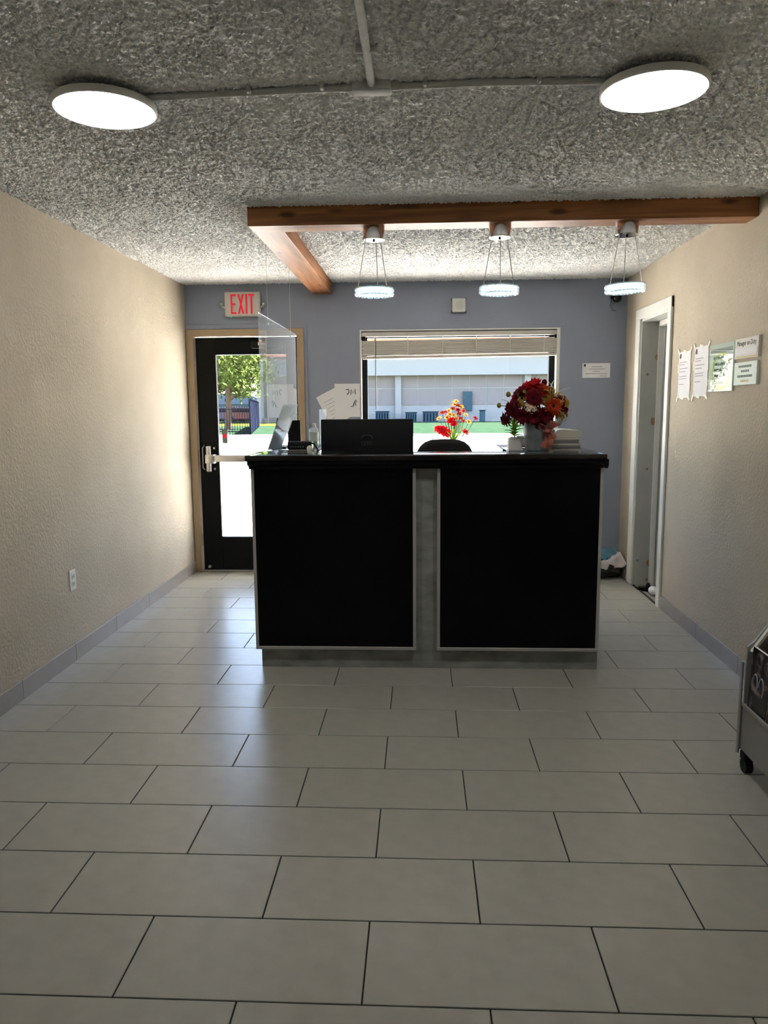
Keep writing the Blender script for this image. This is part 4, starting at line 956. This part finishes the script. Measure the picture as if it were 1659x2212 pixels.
# ------------------------------------------------------------------ outdoors
mat('concrete', lin(200, 196, 188), 0.9, noise=0.06, nscale=0.8, spec=0.0)
mat('lawn', lin(27, 40, 29), 0.95, noise=0.25, nscale=1.4, spec=0.0)
mat('lawn_dry', lin(56, 58, 22), 0.95, noise=0.2, nscale=1.4, spec=0.0)
mat('block_wall', lin(136, 125, 120), 0.9, noise=0.04, nscale=1.0, spec=0.0)
mat('fascia', lin(150, 147, 142), 0.8, spec=0.0)
mat('joint', lin(160, 154, 148), 0.9, spec=0.0)
mat('roof_orange', lin(84, 48, 38), 0.9, noise=0.15, nscale=2, spec=0.0)
mat('slate_blue', lin(26, 30, 44), 0.8, spec=0.0)
mat('fence_dark', lin(20, 22, 30), 0.6, spec=0.0)
mat('teal', lin(64, 82, 90), 0.7, spec=0.0)
mat('bark', lin(96, 78, 62), 0.9, noise=0.2, nscale=8, spec=0.0)
mat('leaf_a', lin(70, 82, 38), 0.8, noise=0.3, nscale=3, spec=0.0)
mat('car_red', lin(110, 24, 28), 0.3); mat('car_blue', lin(40, 58, 96), 0.3); mat('car_white', lin(140, 140, 140), 0.3)
mat('house_blue', lin(84, 104, 118), 0.8, spec=0.0)
o = struct(MB().box(-60, 60, YB+T, 37.0, -0.2, 0.0).build('ground_pavement', 'concrete', smooth=0))
o = struct(MB().box(-90, 90, 37.0, 160, -0.2, 0.05).build('ground_lawn', 'lawn', smooth=0))
struct(MB().box(-60, 60, 36.8, 37.0, -0.19, 0.12).build('ground_kerb', 'joint', smooth=0))
struct(MB().box(-60, -9.6, 58, 70, 0.0, 0.06).build('ground_dry_lawn', 'lawn_dry', smooth=0))
BY = 70.0
bd = thing('commercial_building', 'long pale panelled building with orange roof across the lawn', 'building', (0, BY, 0.05))
bx0, bx1 = -15.2, 33.0
MB().box(bx0, bx1, 0.08, 14, 0, 4.25).build('wall', 'joint', bd, 0)
MB().box(bx0-0.05, bx1, 0.0, 0.1, 0, 1.46).build('base_course', 'fascia', bd, 0)
MB().box(bx0-0.7, bx1+0.7, -0.9, 14.5, 4.22, 5.86).build('fascia_band', 'fascia', bd, 0)
MB().prism([(-1.1, 5.84), (-1.1, 5.98), (4.5, 8.2), (14.5, 5.9)], bx0-0.9, bx1+0.9, 'x').build('roof', 'roof_orange', bd, 0)
for x in (bx0+1.35, bx0+13.2, bx0+25.0):
    MB().box(x-0.28, x+0.28, -0.35, 0.1, 0, 4.25).build('pilaster', 'fascia', bd, 0)
pw = 1.575
pmu = MB().box(0.05, pw-0.05, 0, 0.06, 0.04, 1.12).mesh('panel', MATS['block_wall'], 0)
pml = MB().box(0.05, pw-0.05, 0, 0.06, 0.04, 1.54).mesh('panel', MATS['block_wall'], 0)
x = -0.18-9*pw
while x < bx1-pw:
    if x >= bx0:
        for me, z in ((pmu, 3.09), (pml, 1.5)):
            o = bpy.data.objects.new('panel', me); col.objects.link(o); o.parent = bd; o.location = (x, 0.025, z)
    x += pw
q = atY(1010, 850, BY)
MB().box(q.x-0.42, q.x+0.42, -0.25, 0.03, 1.0, 2.75).build('utility_box', 'teal', bd, 0)
for px, w, h_, lab in ((826, 1.2, 0.95, 'teal outdoor unit on the lawn nearest the exit door side'), (888, 1.0, 0.85, 'teal outdoor unit standing left of the slatted condenser'), (930, 1.4, 0.9, 'slatted teal condenser in front of the building panels'), (1042, 0.45, 1.0, 'slim teal meter post on the lawn by the utility box')):
    c = atY(px, 900, BY-1.6)
    ac_ = thing('outdoor_unit', lab, 'machine', (c.x, BY-1.6, 0.05))
    MB().box(-w/2, w/2, -0.4, 0.4, 0, h_, 0.04).build('case', 'teal', ac_, 30)
    MB().box(-w/2-0.05, w/2+0.05, -0.45, 0.45, h_, h_+0.06).build('lid', 'slate_blue', ac_, 0)
    if w >= 1.0:
        for k in range(5): MB().box(-w/2+w*(k+0.3)/5, -w/2+w*(k+0.7)/5, -0.43, -0.39, 0.1, h_-0.1).build('grille_slat', 'slate_blue', ac_, 0)
# iron fence and slate screen
fA = atZ(440, 937, 0.05); fB = atZ(542, 937, 0.05)
FY = 39.0
fA = atY(430, 930, FY); fB = atY(541, 930, FY)
fn = thing('iron_fence', 'dark iron picket fence beyond the parking lot', 'fence', (fA.x, FY, 0.05))
LF = fB.x-fA.x
MB().box(0, LF, -0.02, 0.02, 1.30, 1.35).build('rail', 'fence_dark', fn, 0)
MB().box(0, LF, -0.02, 0.02, 0.15, 0.20).build('rail', 'fence_dark', fn, 0)
pk = MB().box(-0.013, 0.013, -0.013, 0.013, 0.02, 1.48).mesh('picket', MATS['fence_dark'], 0)
n = int(LF/0.13)
for i in range(n+1):
    o = bpy.data.objects.new('picket', pk); col.objects.link(o); o.parent = fn; o.location = (LF*i/n, 0, 0)
sa, sb = atY(541, 930, FY+0.3), atY(559, 917, 56)
sc_ = thing('screen_fence', 'solid slate-blue screen fence running from the iron fence to the building', 'fence', (sa.x, sa.y, 0.05))
dv = Vector((sb.x-sa.x, sb.y-sa.y, 0)); ang = math.atan2(dv.y, dv.x); sc_.rotation_euler = (0, 0, ang); LS = dv.length
for k in range(8):
    MB().box(LS*k/8+0.03, LS*(k+1)/8-0.03, -0.02, 0.02, 0.05, 1.75).build('board_panel', 'slate_blue', sc_, 0)
for k in range(9):
    MB().box(LS*k/8-0.05, LS*k/8+0.05, -0.05, 0.05, 0, 1.85).build('post', 'fence_dark', sc_, 0)
# tree
def tree(px, Yt, H, R, label, seed):
    rnd = random.Random(seed); c = atY(px, 900, Yt)
    t = thing('leafy_tree', label, 'tree', (c.x, Yt, 0.05), group='trees beyond the iron fence')
    MB().tube([(0, 0, 0), (0.1, 0, H*0.25), (0.05, 0.1, H*0.55), (0, 0, H*0.85)], [0.22, 0.18, 0.12, 0.05], 10).build('trunk', 'bark', t)
    for k in range(6):
        a = k*1.05; MB().tube([(0.05, 0, H*(0.25+0.06*k)), (R*0.4*math.cos(a), R*0.4*math.sin(a), H*(0.4+0.06*k)), (R*0.75*math.cos(a), R*0.75*math.sin(a), H*(0.5+0.06*k))], [0.09, 0.06, 0.03], 6).build('branch', 'bark', t)
    mb = MB(); cl = []
    for _ in range(80):
        d = Vector((rnd.gauss(0, 1), rnd.gauss(0, 1), rnd.gauss(0, 0.8))).normalized()*rnd.uniform(.35, 1)
        cl.append((Vector((d.x*R, d.y*R, H*0.62+d.z*H*0.38)), rnd.uniform(.5, 1.0)))
    for p, s in cl:
        for _ in range(150):
            q = p+Vector((rnd.gauss(0, .5), rnd.gauss(0, .5), rnd.gauss(0, .38)))*s
            a = Vector((rnd.uniform(-1, 1), rnd.uniform(-1, 1), rnd.uniform(-1, 1))).normalized(); b2 = a.orthogonal().normalized()
            L = rnd.uniform(.10, .20); mb.add([q-a*L, q+b2*L*0.45, q+a*L, q-b2*L*0.45], [(0, 1, 2, 3)])
    mb.build('foliage', 'leaf_a', t, 0, kind='stuff')
tree(492, 50, 7.0, 2.6, 'tall yellow-green leafy tree behind the iron fence', 4)
tree(425, 66, 8.5, 3.4, 'larger leafy tree half hidden by the dark door stile', 8)
# house with gable and parked cars beyond the fence
hc = atY(520, 890, 88)
ho = thing('small_house', 'pale blue house with gable roof far behind the fence', 'building', (hc.x, 88, 0.05))
MB().box(-4.5, 3.2, 0, 6, 0, 1.9).build('wall', 'house_blue', ho, 0)
MB().prism([(-5.0, 1.85), (3.6, 1.85), (0.9, 3.1), (-2.2, 3.1)], -0.4, 6.4, 'y').build('roof', mat('roof_grey', lin(84, 96, 110), 0.9), ho, 0)
for x in (-3.2, -0.8, 1.6):
    f = MB().box(x-0.5, x+0.5, -0.05, 0.0, 0.7, 1.6).build('window', 'fascia', ho, 0); MB().box(x-0.42, x+0.42, -0.07, -0.05, 0.78, 1.52).build('pane', 'slate_blue', f, 0)
def car(px, Yc, m, label):
    c = atY(px, 900, Yc); t = thing('parked_car', label, 'car', (c.x, Yc, 0.06), group='cars parked beyond the fence')
    MB().prism([(-2.1, 0.3), (2.1, 0.3), (2.15, 0.75), (1.3, 0.9), (-1.9, 0.95), (-2.15, 0.8)], -0.85, 0.85, 'y').build('body', m, t, 30)
    cb_ = MB().prism([(-1.6, 0.93), (1.1, 0.9), (0.5, 1.42), (-1.2, 1.45)], -0.75, 0.75, 'y').build('cabin', m, t, 30)
    MB().prism([(-1.4, 0.97), (0.9, 0.95), (0.42, 1.35), (-1.1, 1.38)], -0.77, 0.77, 'y').build('window', 'fence_dark', cb_, 0)
    for x in (-1.3, 1.3):
        for y in (-0.8, 0.8): MB().cyl((x, y-0.1, 0.32), (x, y+0.1, 0.32), 0.32, n=16).build('wheel', 'black_plastic', t)
car(496, 78, 'car_blue', 'blue car parked beyond the picket fence'); car(530, 76, 'car_red', 'red car parked beyond the picket fence'); car(512, 81, 'car_white', 'white car parked beyond the picket fence')
